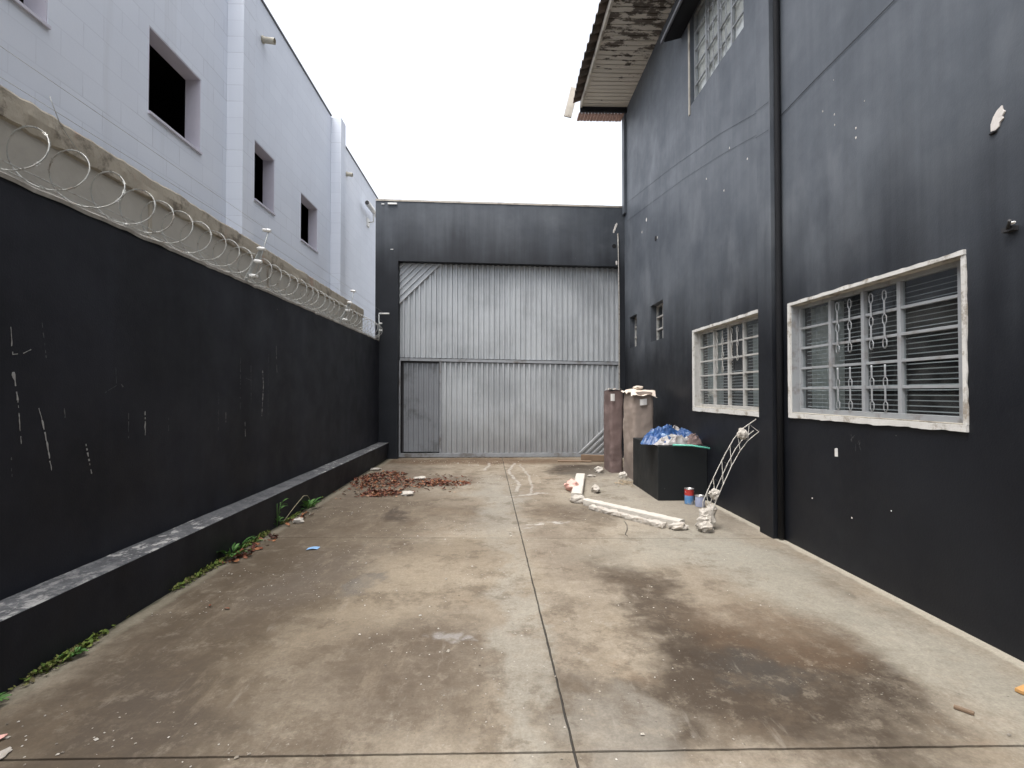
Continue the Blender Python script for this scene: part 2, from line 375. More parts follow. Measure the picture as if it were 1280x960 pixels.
M['beige_plastic'] = simple('beige_plastic', (0.50, 0.47, 0.38), 0.5)
M['rail'] = simple('dusty_rebar', (0.52, 0.50, 0.46), 0.7, 0.2, var=0.25, dirt=(0.20, 0.16, 0.12), dsc=20)
M['foam'] = simple('white_foam', (0.46, 0.43, 0.385), 0.9, var=0.14, sc=14, bump=0.7, bsc=70, dirt=(0.42, 0.38, 0.33), dsc=9, dth=(0.55, 0.75))
M['foam_rough'] = simple('broken_foam', (0.40, 0.37, 0.33), 0.95, var=0.25, sc=20, bump=0.9, bsc=50, dirt=(0.30, 0.26, 0.21), dsc=12)
M['pink'] = simple('pink_rubble', (0.62, 0.36, 0.31), 0.9, var=0.2, bump=0.6)
n = NT('taupe_mattress_cloth')
b = n.mix(n.noise(2.5, 6, 0.6), (0.255, 0.205, 0.175), (0.33, 0.28, 0.245))
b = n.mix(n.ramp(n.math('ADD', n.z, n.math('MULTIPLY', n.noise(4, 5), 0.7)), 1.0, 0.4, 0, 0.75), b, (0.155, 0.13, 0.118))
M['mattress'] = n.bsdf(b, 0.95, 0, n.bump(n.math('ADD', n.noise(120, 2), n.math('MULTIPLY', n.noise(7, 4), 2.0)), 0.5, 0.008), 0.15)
n = NT('dark_taupe_mattress_cloth')
b = n.mix(n.noise(2.5, 6, 0.6), (0.135, 0.095, 0.09), (0.19, 0.145, 0.135))
M['mattress_dark'] = n.bsdf(b, 0.95, 0, n.bump(n.math('ADD', n.noise(120, 2), n.math('MULTIPLY', n.noise(7, 4), 2.0)), 0.5, 0.008), 0.15)
M['cream'] = simple('cream_sheet', (0.60, 0.52, 0.44), 0.6, var=0.2)
M['tarp'] = simple('blue_tarp', (0.022, 0.066, 0.19), 0.38, var=0.5, sc=9, dirt=(0.12, 0.21, 0.36), dsc=8, dth=(0.52, 0.66))
M['grey_cloth'] = simple('grey_plastic_sheet', (0.36, 0.345, 0.34), 0.55, var=0.35, sc=10, dirt=(0.13, 0.105, 0.105), dsc=9)
M['teal'] = simple('teal_pipe', (0.14, 0.52, 0.40), 0.4)
M['wood'] = simple('damp_wood', (0.17, 0.115, 0.075), 0.8, var=0.4, sc=6)
M['wood_orange'] = simple('orange_wood', (0.45, 0.25, 0.09), 0.8, var=0.3)
M['can_blue'] = simple('blue_can_label', (0.10, 0.25, 0.50), 0.35, var=0.2, dirt=(0.4, 0.42, 0.45), dsc=14)
M['can_red'] = simple('red_can_label', (0.42, 0.04, 0.035), 0.35, var=0.2)
M['can_lav'] = simple('lavender_can_label', (0.36, 0.40, 0.56), 0.35, var=0.15)
M['tin'] = simple('tin', (0.42, 0.41, 0.40), 0.35, 0.7)
M['blue_scrap'] = simple('blue_scrap', (0.22, 0.38, 0.60), 0.5)
def island(name, cols, rough=0.8):
    n = NT(name)
    g = n.t.nodes.new('ShaderNodeNewGeometry')
    r = n.t.nodes.new('ShaderNodeValToRGB')
    r.color_ramp.interpolation = 'LINEAR'
    while len(r.color_ramp.elements) < len(cols): r.color_ramp.elements.new(0.5)
    for i, c in enumerate(cols):
        r.color_ramp.elements[i].position = i / (len(cols) - 1)
        r.color_ramp.elements[i].color = (*c, 1)
    n.t.links.new(g.outputs['Random Per Island'], r.inputs[0])
    return n.bsdf(r.outputs[0], rough, 0, None, 0.3)
M['leaf_dry'] = island('dry_leaves', [(0.035, 0.015, 0.011), (0.085, 0.024, 0.017), (0.17, 0.058, 0.032), (0.30, 0.135, 0.065), (0.10, 0.032, 0.024), (0.36, 0.23, 0.15)])
M['leaf_green'] = island('weed_leaves', [(0.045, 0.12, 0.03), (0.08, 0.19, 0.045), (0.11, 0.22, 0.06)], 0.55)
M['moss'] = island('moss_leaves', [(0.06, 0.10, 0.02), (0.12, 0.17, 0.03), (0.17, 0.20, 0.05), (0.10, 0.08, 0.04)], 0.8)
M['crumb'] = island('pale_crumbs', [(0.24, 0.21, 0.17), (0.38, 0.35, 0.30), (0.50, 0.47, 0.42), (0.10, 0.08, 0.06)], 0.9)

# ------------------------------------------------------------------ mesh helpers
class MB:
    def __init__(s): s.v = []; s.f = []; s.smooth = set()
    def add(s, vs_, fs, smooth=False):
        o = len(s.v); s.v += [tuple(v) for v in vs_]
        for f in fs:
            if smooth: s.smooth.add(len(s.f))
            s.f.append(tuple(i + o for i in f))
        return s
    def box(s, x0, x1, y0, y1, z0, z1, rot=None, at=None, jit=0.0):
        vs_ = [(x, y, z) for z in (z0, z1) for y in (y0, y1) for x in (x0, x1)]
        if rot is not None:
            vs_ = [rot @ Vector(v) + Vector(at or (0, 0, 0)) for v in vs_]
        return s.add(vs_, [(0, 2, 3, 1), (4, 5, 7, 6), (0, 1, 5, 4), (2, 6, 7, 3), (0, 4, 6, 2), (1, 3, 7, 5)])
    def quad(s, a, b, c, d): return s.add([a, b, c, d], [(0, 1, 2, 3)])
    def tube(s, pts, r, seg=6, cap=True, smooth=True):
        pts = [Vector(p) for p in pts]; n_ = len(pts)
        rs = r if isinstance(r, (list, tuple)) else [r] * n_
        vs_ = []; prev = None
        for i, p in enumerate(pts):
            t = (pts[min(i + 1, n_ - 1)] - pts[max(i - 1, 0)])
            t = t.normalized() if t.length > 1e-9 else Vector((0, 0, 1))
            if prev is None:
                a = t.cross(Vector((0, 0, 1)))
                if a.length < 0.05: a = t.cross(Vector((1, 0, 0)))
            else:
                a = prev - t * prev.dot(t)
                if a.length < 1e-6: a = t.orthogonal()
            a.normalize(); prev = a; b = t.cross(a)
            for k in range(seg):
                w = 2 * math.pi * k / seg
                vs_.append(p + (a * math.cos(w) + b * math.sin(w)) * rs[i])
        fs = [(i * seg + k, i * seg + (k + 1) % seg, (i + 1) * seg + (k + 1) % seg, (i + 1) * seg + k) for i in range(n_ - 1) for k in range(seg)]
        s.add(vs_, fs, smooth)
        if cap:
            o = len(s.v) - len(vs_)
            s.f.append(tuple(o + k for k in reversed(range(seg)))); s.f.append(tuple(o + (n_ - 1) * seg + k for k in range(seg)))
        return s
    def lathe(s, cx, cy, prof, seg=20):
        vs_ = [(cx + r * math.cos(2 * math.pi * k / seg), cy + r * math.sin(2 * math.pi * k / seg), z) for r, z in prof for k in range(seg)]
        fs = [(i * seg + k, i * seg + (k + 1) % seg, (i + 1) * seg + (k + 1) % seg, (i + 1) * seg + k) for i in range(len(prof) - 1) for k in range(seg)]
        return s.add(vs_, fs, True)
    def grid(s, P, nu, nv, smooth=True, wrap=False):
        vs_ = [P(i / nu, j / nv) for j in range(nv + 1) for i in range(nu + 1)]
        w = nu + 1
        return s.add(vs_, [(j * w + i, j * w + i + 1, (j + 1) * w + i + 1, (j + 1) * w + i) for j in range(nv) for i in range(nu)], smooth)
    def wall(s, P, us, vs2, holes, d0, d1, skip_back=False):
        """sheet with rectangular holes; P(u,v,d)->xyz, front at depth d0, back at d1"""
        us = sorted(set(us + [h[0] for h in holes] + [h[1] for h in holes])); vz = sorted(set(vs2 + [h[2] for h in holes] + [h[3] for h in holes]))
        def inh(u, v): return any(h[0] < u < h[1] and h[2] < v < h[3] for h in holes)
        solid = {}
        for i in range(len(us) - 1):
            for j in range(len(vz) - 1):
                solid[i, j] = not inh((us[i] + us[i + 1]) / 2, (vz[j] + vz[j + 1]) / 2)
        for (i, j), ok in solid.items():
            if not ok: continue
            a, b, c, e = us[i], us[i + 1], vz[j], vz[j + 1]
            s.quad(P(a, c, d0), P(b, c, d0), P(b, e, d0), P(a, e, d0))
            s.quad(P(a, c, d1), P(a, e, d1), P(b, e, d1), P(b, c, d1))
            for (di, dj, q) in ((-1, 0, ((a, c), (a, e))), (1, 0, ((b, e), (b, c))), (0, -1, ((b, c), (a, c))), (0, 1, ((a, e), (b, e)))):
                if not solid.get((i + di, j + dj), False):
                    p, r_ = q
                    s.quad(P(*p, d0), P(*r_, d0), P(*r_, d1), P(*p, d1))
        return s
    def build(s, name, mat, parent=None, bevel=0.0, loc=None, xf=None):
        me = bpy.data.meshes.new(name)
        off = Vector(loc) if loc else Vector((0, 0, 0))
        p = parent
        while p is not None: off = off + p.location; p = p.parent
        vv = [Vector(v) for v in s.v]
        if xf: vv = [Vector(xf(v)) for v in vv]
        me.from_pydata([v - off for v in vv], [], s.f)
        for i in s.smooth:
            me.polygons[i].use_smooth = True
        me.materials.append(mat); me.update()
        import bmesh
        bm = bmesh.new(); bm.from_mesh(me)
        bmesh.ops.recalc_face_normals(bm, faces=bm.faces); bm.to_mesh(me); bm.free()
        o = bpy.data.objects.new(name, me); col.objects.link(o)
        if loc: o.location = loc
        if parent: o.parent = parent
        if bevel:
            b = o.modifiers.new('bevel', 'BEVEL'); b.width = bevel; b.segments = 2; b.limit_method = 'ANGLE'; b.angle_limit = R(40)
        return o
def tag(o, label=None, cat=None, group=None, kind=None):
    if label: o['label'] = label
    if cat: o['category'] = cat
    if group: o['group'] = group
    if kind: o['kind'] = kind
    return o
def thing(name, loc, label, cat, group=None):
    o = bpy.data.objects.new(name, None); o.location = loc; o.empty_display_size = 0.2
    col.objects.link(o)
    return tag(o, label, cat, group)
def nz(p, sc=1.0, seed=0.0): return noise.noise(Vector((p[0] * sc + seed, p[1] * sc + seed * 1.7, p[2] * sc - seed)))
def lump(mb, c, r, seed, seg=10, amp=0.35, flat=0.0):
    """irregular rubble-like lump; r = (rx, ry, rz), sits on z = c.z when flat"""
    def P(u, v):
        a = 2 * math.pi * u; b = math.pi * (v - 0.5)
        d = Vector((math.cos(a) * math.cos(b), math.sin(a) * math.cos(b), math.sin(b)))
        k = 1 + amp * noise.noise(d * 1.6 + Vector((seed, seed * 2, 0))) + amp * 0.5 * noise.noise(d * 4 + Vector((0, seed, 0)))
        return Vector(c) + Vector((d.x * r[0] * k, d.y * r[1] * k, d.z * r[2] * k))
    return mb.grid(P, seg, max(6, seg * 2 // 3), smooth=False)

# ------------------------------------------------------------------ ground and yard
mb = MB(); mb.quad((-300, -300, -0.06), (300, -300, -0.06), (300, 300, -0.06), (-300, 300, -0.06))
tag(mb.build('ground', M['earth']), kind='structure')
mb = MB(); mb.box(-2.7, 3.0, -5, 12.4, -0.05, -0.014)
tag(mb.build('joint_bed', M['joint']), kind='structure')
mb = MB()
def jx(y): return 0.357 - 0.0232 * y
rows = [(-5.0, -1.0), (-1.0, None), (None, None), (None, 12.4)]
def jy(k, x): return [-5.0, -1.0, 2.022 - 0.0095 * x, 4.975 - 0.034 * x, 12.4][k]
def slab(k, side):
    g0 = 0.0055
    def edge(p, q, g):
        L = (Vector(q) - Vector(p)).length; m = max(2, int(L / 0.06)); out = []
        for i in range(m):
            t = i / m; v = Vector(p).lerp(Vector(q), t)
            out.append(v)
        return out
    xa = (-2.65 if side == 0 else None); xb = (2.95 if side == 1 else None)
    def X0(y): return -2.65 if side == 0 else jx(y) + g0
    def X1(y): return 2.95 if side == 1 else jx(y) - g0
    gy = g0 if k < 3 else g0
    y00, y01 = jy(k, -1.2 if side == 0 else 1.6), 0
    def YA(x): return jy(k, x) + (0.0 if k == 0 else (0.006 if k != 3 else 0.0035))
    def YB(x): return jy(k + 1, x) - (0.0 if k == 3 else (0.006 if k != 2 else 0.0035))
    def corner(sx, sy):
        y = jy(k + sy, 0.2); x = X1(y) if sx else X0(y)
        return (x, (YB(x) if sy else YA(x)), 0)
    c = [corner(0, 0), corner(1, 0), corner(1, 1), corner(0, 1)]
    pts = []
    for a in range(4): pts += edge(c[a], c[(a + 1) % 4], 0)
    pts = [Vector((p.x + 0.003 * nz(p, 14, 3) + 0.003 * nz(p, 45, 9), p.y + 0.003 * nz(p, 14, 8) + 0.003 * nz(p, 45, 2), 0)) for p in pts]
    m = len(pts); low = [Vector((p.x, p.y, -0.03)) for p in pts]
    mb.add(pts + low, [tuple(range(m))] + [(i, (i + 1) % m, m + (i + 1) % m, m + i) for i in range(m)])
for k in range(4):
    for side in (0, 1): slab(k, side)
tag(mb.build('driveway', M['concrete']), kind='structure')

# ------------------------------------------------------------------ black boundary wall
bw = thing('boundary_wall', (-2.69, 3.0, 0), 'long black painted yard wall with a low ledge along its foot and scratched paint', 'wall')
mb = MB(); mb.wall(lambda u, v, d: (-2.6 - d, u, v), [-4.0, 10.93], [-0.05, 2.585], [], 0, 0.18)
mb.build('wall', M['black_yard'], bw)
mb = MB()
def plP(t, prof):  # plinth with a slightly uneven top edge
    return None
N = 120; vsx = []
for i in range(N + 1):
    y = -4.0 + (10.925 + 4.0) * i / N
    w = 0.008 * nz((0, y, 0), 1.5, 4) + 0.004 * nz((0, y, 0), 7, 1)
    fx = -2.372 - 0.0055 * (y - 2.5)
    fx = max(-2.425, min(-2.36, fx))
    vsx += [(fx, y, -0.03), (-2.372 + w, y, 0.357 + w * 0.6)]
fsx = [(2 * i, 2 * i + 2, 2 * i + 3, 2 * i + 1) for i in range(N)]
mb.add(vsx, fsx, True)
mb.build('plinth', M['black_yard'], bw)
mb = MB(); vsx = []
for i in range(N + 1):
    y = -4.0 + (10.925 + 4.0) * i / N
    w = 0.008 * nz((0, y, 0), 1.5, 4) + 0.004 * nz((0, y, 0), 7, 1)
    vsx += [(-2.372 + w, y, 0.357 + w * 0.6), (-2.380 + w, y, 0.3615 + w * 0.6), (-2.598, y, 0.364 + w * 0.5)]
fsx = [(3 * i + k, 3 * i + k + 1, 3 * i + k + 4, 3 * i + k + 3) for i in range(N) for k in (0, 1)]
mb.add(vsx, fsx, False)
mb.build('ledge', M['ledge'], bw)
# rough mortar capping
mb = MB(); N = 260; ring = []
for i in range(N + 1):
    y = -4.0 + 14.93 * i / N
    a = 0.010 * nz((0, y, 0), 6, 2) + 0.006 * nz((0, y, 0), 22, 5)
    ring.append([(-2.592 + a * 0.5, y, 2.575 + a), (-2.590 + a, y, 2.60 + a * 0.6), (-2.63, y, 2.622 + a), (-2.75, y, 2.62 - a), (-2.79, y, 2.58)])
mb.add([p for r_ in ring for p in r_], [(5 * i + k, 5 * i + k + 1, 5 * (i + 1) + k + 1, 5 * (i + 1) + k) for i in range(N) for k in range(4)], False)
mb.build('coping', M['mortar'], bw)
def scratch(mb, x, pts, w, seed, gap=0.25, side=1):
    """broken, jagged ribbon standing 2 mm proud of the wall x = const"""
    r_ = random.Random(seed)
    for (a, b) in zip(pts[:-1], pts[1:]):
        L = math.dist(a, b); m = max(2, int(L / 0.014))
        prev = None
        for i in range(m + 1):
            t = i / m
            y = a[0] + (b[0] - a[0]) * t + 0.004 * nz((t * L, seed, 0), 30); z = a[1] + (b[1] - a[1]) * t
            ww = w * (0.25 + 0.9 * abs(nz((t * L * 24, seed * 3.1, 1), 1.0)) * 1.6)
            dy, dz = (b[0] - a[0]) / L, (b[1] - a[1]) / L
            cur = ((x, y - dz * ww, z + dy * ww), (x, y + dz * ww, z - dy * ww))
            if prev and r_.random() > gap: mb.quad(prev[0], prev[1], cur[1], cur[0])
            prev = cur
mb = MB(); X = -2.5975
S = [([(2.718, 1.816), (2.730, 1.655)], .0035), ([(2.730, 1.655), (2.79, 1.665), (2.834, 1.69)], .003), ([(2.736, 1.561), (2.765, 1.41)], .006), ([(2.765, 1.41), (2.778, 1.27), (2.788, 1.17)], .003),
     ([(2.888, 1.363), (2.909, 1.294)], .003), ([(2.909, 1.294), (2.941, 1.168), (2.975, 0.997)], .0045), ([(3.214, 1.126), (3.261, 0.932)], .004), ([(3.737, 1.313), (3.74, 1.136)], .005),
     ([(5.559, 1.696), (5.581, 1.528), (5.549, 1.193)], .006), ([(5.89, 2.002), (5.90, 1.85)], .004), ([(5.905, 1.78), (5.917, 1.69)], .003), ([(5.188, 1.15), (5.195, 1.0)], .004), ([(4.825, 1.26), (4.828, 1.15)], .003)]
for i, (p, w) in enumerate(S): scratch(mb, X, p, w * 1.3, i + 1, 0.2)
mb.build('scratch', M['scratch'], bw)
mb = MB()
S = [([(2.73, 1.15), (2.74, 1.0)], .003), ([(3.574, 1.35), (3.574, 1.10)], .004), ([(3.45, 1.62), (3.46, 1.5), (3.36, 1.45)], .003), ([(3.5, 1.51), (3.52, 1.49)], .004), ([(5.086, 1.8), (5.09, 1.25)], .005), ([(5.3, 1.75), (5.31, 1.35)], .005),
     ([(5.2, 1.6), (5.3, 1.58)], .004), ([(4.7, 1.45), (4.7, 1.1)], .004), ([(6.1, 1.75), (6.12, 1.5)], .004), ([(2.9, 1.85), (2.93, 1.65)], .004), ([(3.05, 1.4), (3.06, 1.3)], .004), ([(4.0, 1.25), (4.0, 1.12)], .004), ([(5.7, 1.9), (5.7, 1.2)], .003)]
for i, (p, w) in enumerate(S): scratch(mb, X - 0.0005, p, w, i + 31, 0.45)
mb.build('rubbed_patch', M['faint_scratch'], bw)
mb = MB()
lump(mb, (-2.378, 2.494, 0.262), (0.006, 0.016, 0.035), 3, 8)
mb.build('plaster_chip', M['plaster'], bw)

# ------------------------------------------------------------------ neighbour's pale building
XB = -3.3
nb = thing('block_building', (-6.0, 6.0, 0), 'tall pale lavender block building with square dark window openings behind the yard wall', 'building')
wins = [(2.86, 3.69, 4.14, 4.95), (4.735, 5.56, 4.115, 4.93), (6.775, 7.38, 4.085, 4.89), (8.365, 9.14, 4.025, 4.815)]
WZ = [(-0.05, 6.92), (6.77,)]
mb = MB(); mb.wall(lambda u, v, d: (XB - d, u, v), [-5.0, 9.9], [-0.05, 6.92], wins, 0, 0.16)
mb.wall(lambda u, v, d: (XB - d, u, v), [9.9, 17.0], [-0.05, 6.77], [], 0, 0.16)
mb.build('wall', M['pale'], nb)
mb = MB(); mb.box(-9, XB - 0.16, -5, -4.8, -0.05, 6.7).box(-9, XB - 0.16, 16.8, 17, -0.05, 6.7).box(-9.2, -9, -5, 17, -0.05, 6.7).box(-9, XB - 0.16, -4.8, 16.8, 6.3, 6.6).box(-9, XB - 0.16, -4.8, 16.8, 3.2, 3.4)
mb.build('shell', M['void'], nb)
for (y0, y1, zt) in ((6.075, 6.36, 6.915), (9.83, 10.12, 6.90)):
    mb = MB(); mb.box(XB + 0.002, XB + 0.2, y0, y1, -0.05, zt); mb.build('pilaster', M['pale'], nb)
mb = MB(); mb.box(XB - 0.18, XB + 0.02, -5.02, 9.828, 6.922, 6.945); mb.box(XB - 0.18, XB + 0.02, 10.123, 17.02, 6.772, 6.795)
mb.build('cap', M['cap'], nb)
for (a, b, c, d) in wins:
    mb = MB(); t = 0.012
    mb.box(XB - 0.165, XB - 0.004, a, a + t, c + t, d - t).box(XB - 0.165, XB - 0.004, b - t, b, c + t, d - t).box(XB - 0.165, XB - 0.004, a, b, d - t, d).box(XB - 0.165, XB - 0.004, a, b, c, c + t)
    wd = mb.build('window', M['pale_reveal'], nb)
    mb = MB(); mb.box(XB - 0.14, XB + 0.022, a - 0.004, b + 0.004, c - 0.026, c - 0.002)
    mb.build('sill', M['pale_trim'], wd)
# raw concrete party wall that shows over the yard wall
XC = -2.95
rw = thing('concrete_wall', (XC - 0.07, 6, 0), 'raw unpainted concrete wall with a beige beam on top, between the black yard wall and the pale building', 'wall')
mb = MB(); N = 640; rg = []
for i in range(N + 1):
    y = -5 + 15.9 * i / N
    a = 0.012 * nz((0, y, 0), 3, 1) + 0.008 * nz((0, y, 0), 13, 6)
    rg.append([(XC - 0.135, y, 3.27), (XC - 0.135, y, 3.272 + a), (XC + 0.012 + a * .4, y, 3.27 + a), (XC + 0.022 + a * .4, y, 3.255 + a), (XC + 0.024 + a, y, 3.18 + a * .5), (XC + 0.022 - a, y, 3.09 - a), (XC - 0.01, y, 3.072 - a), (XC - 0.135, y, 3.07)])
mb.add([p for r_ in rg for p in r_], [(8 * i + k, 8 * i + k + 1, 8 * i + k + 9, 8 * i + k + 8) for i in range(N) for k in range(7)], False)
mb.build('beam', M['beam'], rw)
mb = MB(); mb.box(XC - 0.13, XC, -5, 10.9, -0.04, 3.085)
mb.build('wall', M['render'], rw)
for y in [2.75, 4.25, 6.4]:
    mb = MB(); mb.box(XC + 0.002, XC + 0.009, y, y + 0.035, 1.5, 3.07); mb.build('rib', M['beam'], rw)
# drain spouts in the parapet
for (y, z, L) in ((6.97, 6.40, 0.17), (10.84, 6.22, 0.13)):
    t = thing('drain_spout', (XB, y, z), ('larger beige drain pipe poking out of the pale wall below the roof edge' if y < 8 else 'small beige drain pipe on the pale wall beyond the far pilaster'), 'drain spout', 'drain spouts of the pale building')
    mb = MB(); mb.tube([(XB + 0.003, y, z), (XB + L, y, z - 0.02)], 0.042, 14, cap=False); mb.tube([(XB + L, y, z - 0.02), (XB + 0.02, y, z)], 0.036, 14, cap=False)
    mb.build('pipe', M['beige_plastic'], t)
    mb = MB(); mb.tube([(XB + 0.002, y, z), (XB + 0.02, y, z - .001)], 0.052, 14); mb.build('collar', M['beige_plastic'], t)
# security camera / lamp arm near the gate wall
t = thing('security_camera', (XB, 12.6, 6.0), 'long white security camera on a bracket at the far end of the pale wall', 'camera')
mb = MB(); mb.tube([(XB + 0.16, 11.95, 6.02), (XB + 0.17, 12.95, 6.03)], [0.06, 0.06], 10); mb.build('body', M['white_plastic'], t)
mb = MB(); mb.tube([(XB + 0.16, 11.94, 6.02), (XB + 0.16, 11.965, 6.02)], 0.050, 10); mb.build('hood', M['dark_iron'], t)
mb = MB(); mb.tube([(XB + 0.003, 12.6, 5.76), (XB + 0.15, 12.6, 5.78), (XB + 0.165, 12.55, 5.98)], 0.022, 8); mb.box(XB + 0.001, XB + 0.03, 12.5, 12.7, 5.66, 5.86)
mb.build('bracket', M['white_plastic'], t)

# ------------------------------------------------------------------ razor wire
mb = MB(); pts = []; Y = 1.2; th = 0.0; rr = random.Random(3)
zc, xc = 2.775, -2.60
turns = 46; per = 40
pit = [(0.30 if k < 8 else 0.23) * (0.85 + 0.3 * rr.random()) for k in range(turns)]
rad = [0.143 + 0.016 * (rr.random() - 0.5) for _ in range(turns + 1)]
for k in range(turns):
    for i in range(per):
        u = i / per; a = 2 * math.pi * u
        r_ = rad[k] * (1 - u) + rad[k + 1] * u
        y = Y + pit[k] * u + 0.034 * math.sin(a + 0.3) + 0.02 * nz((k, u * 0.5, 0), 1.7, 2)
        if y > 10.85: break
        pts.append((xc + r_ * math.sin(a + 0.3) * 0.95, y, zc - r_ * math.cos(a + 0.3)))
    Y += pit[k]
    if Y > 10.8: break
mb.tube(pts, 0.0041, 5)
for i in range(0, len(pts) - 1, 3):      # barbs
    p = Vector(pts[i]); t_ = (Vector(pts[i + 1]) - p).normalized()
    u = t_.orthogonal().normalized(); u.rotate(Matrix.Rotation(rr.random() * 6.28, 4, t_))
    w = t_.cross(u)
    mb.add([p - t_ * .012 + u * .010, p + u * .0035, p + t_ * .012 + u * .010, p + t_ * .012 - u * .010, p - u * .0035, p - t_ * .012 - u * .010], [(0, 1, 4, 5), (1, 2, 3, 4)])
rz = thing('razor_wire', (-2.6, 6.0, 2.6), 'coil of galvanised razor wire running along the top of the black yard wall', 'razor wire')
mb.build('coil', M['galv'], rz)
mb = MB()
for zz, xx in ((2.636, -2.615), (2.66, -2.57)):
    mb.tube([(xx + 0.006 * nz((0, i * .31, zz), 1, 4), -1 + i * 0.3, zz + 0.008 * nz((0, i * .31, zz), 1, 7)) for i in range(40)], 0.003, 4)
mb.build('support_wire', M['galv'], rz)
mb = MB(); mb.tube([(-2.60, 3.20, 2.905), (-2.61, 3.10, 2.98), (-2.62, 3.02, 3.06), (-2.625, 2.98, 3.14), (-2.63, 2.96, 3.19)], 0.0028, 4); mb.build('loose_end', M['galv'], rz)

def fence_post(y, kind, label):
    t = thing('electric_fence_post', (-2.58, y, 2.61), label, 'fence post', 'electric fence posts on the yard wall')
    if kind < 2:
        mb = MB(); mb.tube([(-2.645, y, 2.61), (-2.47, y, 2.97)], 0.020, 4, smooth=False); mb.build('brace', M['alu'], t)
        mb = MB(); mb.tube([(-2.535, y - 0.02, 2.63), (-2.395, y - 0.02, 3.14)], 0.006, 6); mb.build('rod', M['alu'], t)
        for k in range(4 if kind == 0 else 4):
            f = (0.06, 0.36, 0.62, 1.0)[k]
            x, z = -2.535 + 0.14 * f, 2.63 + 0.51 * f
            mb = MB(); mb.tube([(x - 0.062, y - 0.02, z + 0.012), (x - 0.04, y - 0.02, z + 0.010), (x + 0.01, y - 0.02, z + .003), (x + 0.024, y - 0.02, z)], [0.012, 0.020, 0.020, 0.014], 8)
            mb.build('insulator', M['white_plastic'], t)
    else:
        mb = MB(); mb.tube([(-2.575, y, 2.60), (-2.578, y, 3.17)], 0.014, 6); mb.build('rod', M['alu'], t)
        for (z, L) in ((3.165, 0.22), (2.95, 0.07), (2.80, 0.07)):
            mb = MB(); mb.tube([(-2.575, y - .01, z), (-2.575 + L, y - .01, z + .004)], 0.017, 8); mb.build('insulator', M['white_plastic'], t)
fence_post(5.25, 0, 'slanted aluminium electric fence post with white insulators, nearest on the yard wall')
fence_post(8.35, 1, 'slanted electric fence post with white insulators on the wall, below the far pale pilaster')
fence_post(10.83, 2, 'upright electric fence post with a long white insulator in the corner by the gate wall')
fw = tag(MB().tube([(-2.44, 1.0, 2.98), (-2.42, 5.23, 3.02), (-2.42, 8.33, 3.02), (-2.50, 10.8, 3.0)], 0.0016, 4).tube([(-2.40, 1.0, 3.11), (-2.39, 5.23, 3.14), (-2.39, 8.33, 3.14), (-2.45, 10.8, 3.16)], 0.0016, 4).build('fence_wire', M['galv'], loc=(-2.4, 5, 3)), 'pair of thin electric fence wires strung between the insulators above the razor coil', 'wire')

# ------------------------------------------------------------------ gate wall and gate
def shear(v): return (v[0], v[1], v[2] - 0.018 * (v[0] + 2.7) * min(1.0, max(0.0, v[2] / 2.0)))
YF = 10.95
gw = thing('gate_wall', (0, YF, 0), 'black painted wall with a deep lintel framing the grey metal gate', 'wall')
mb = MB(); mb.wall(lambda u, v, d: (u, YF + d, v), [-2.69, -0.5, 1.0, 3.0], [-0.05, 5.68], [(-2.195, 2.84, -0.06, 4.365)], 0, 0.24)
mb.build('wall', M['black_front'], gw, xf=shear)
mb = MB(); N = 90; rg = []
for i in range(N + 1):
    x = -2.69 + 5.515 * i / N; a = 0.006 * nz((x, 0, 0), 5, 3)
    rg.append([(x, YF - 0.012 + a, 5.682), (x, YF - 0.014 + a, 5.72 + a), (x, YF + 0.25, 5.73 + a), (x, YF + 0.25, 5.682)])
mb.add([p for r_ in rg for p in r_], [(4 * i + k, 4 * i + k + 1, 4 * i + k + 5, 4 * i + k + 4) for i in range(N) for k in range(3)])
mb.build('coping', M['fascia'], gw, xf=shear)
mb = MB(); mb.box(2.73, 2.95, YF + 0.004, YF + 0.21, -0.05, 4.30); mb.build('jamb', M['black_front'], gw)
mb = MB(); mb.tube([(2.70, YF - 0.025, 0.2), (2.695, YF - 0.025, 1.8), (2.70, YF - 0.022, 3.4), (2.69, YF - .022, 4.4), (2.68, YF - 0.02, 5.0)], 0.011, 6); mb.build('conduit', M['rail'], gw)
mb = MB()
for k in range(11):
    z = 5.05 + 0.02 * k + rnd.uniform(-.01, .01) - (0.9 if k > 8 else 0)
    lump(mb, (2.60 + 0.006 * k + rnd.uniform(-.01, .01), YF - 0.004, z), (0.022, 0.008, 0.03), k, 7)
mb.build('plaster_chip', M['plaster'], gw)
mb = MB(); mb.tube([(2.60, YF + 0.002, 4.72), (2.60, YF - 0.006, 4.72)], 0.05, 10); mb.build('hole', M['void'], gw)
mb = MB(); mb.box(-2.42, -2.22, YF - 0.03, YF - 0.003, 5.60, 5.635).box(-2.56, -2.50, YF - 0.012, YF - 0.003, 5.60, 5.62).box(-2.36, -2.30, YF - 0.012, YF - .003, 4.6, 4.615)
mb.build('white_fitting', M['white_plastic'], gw)

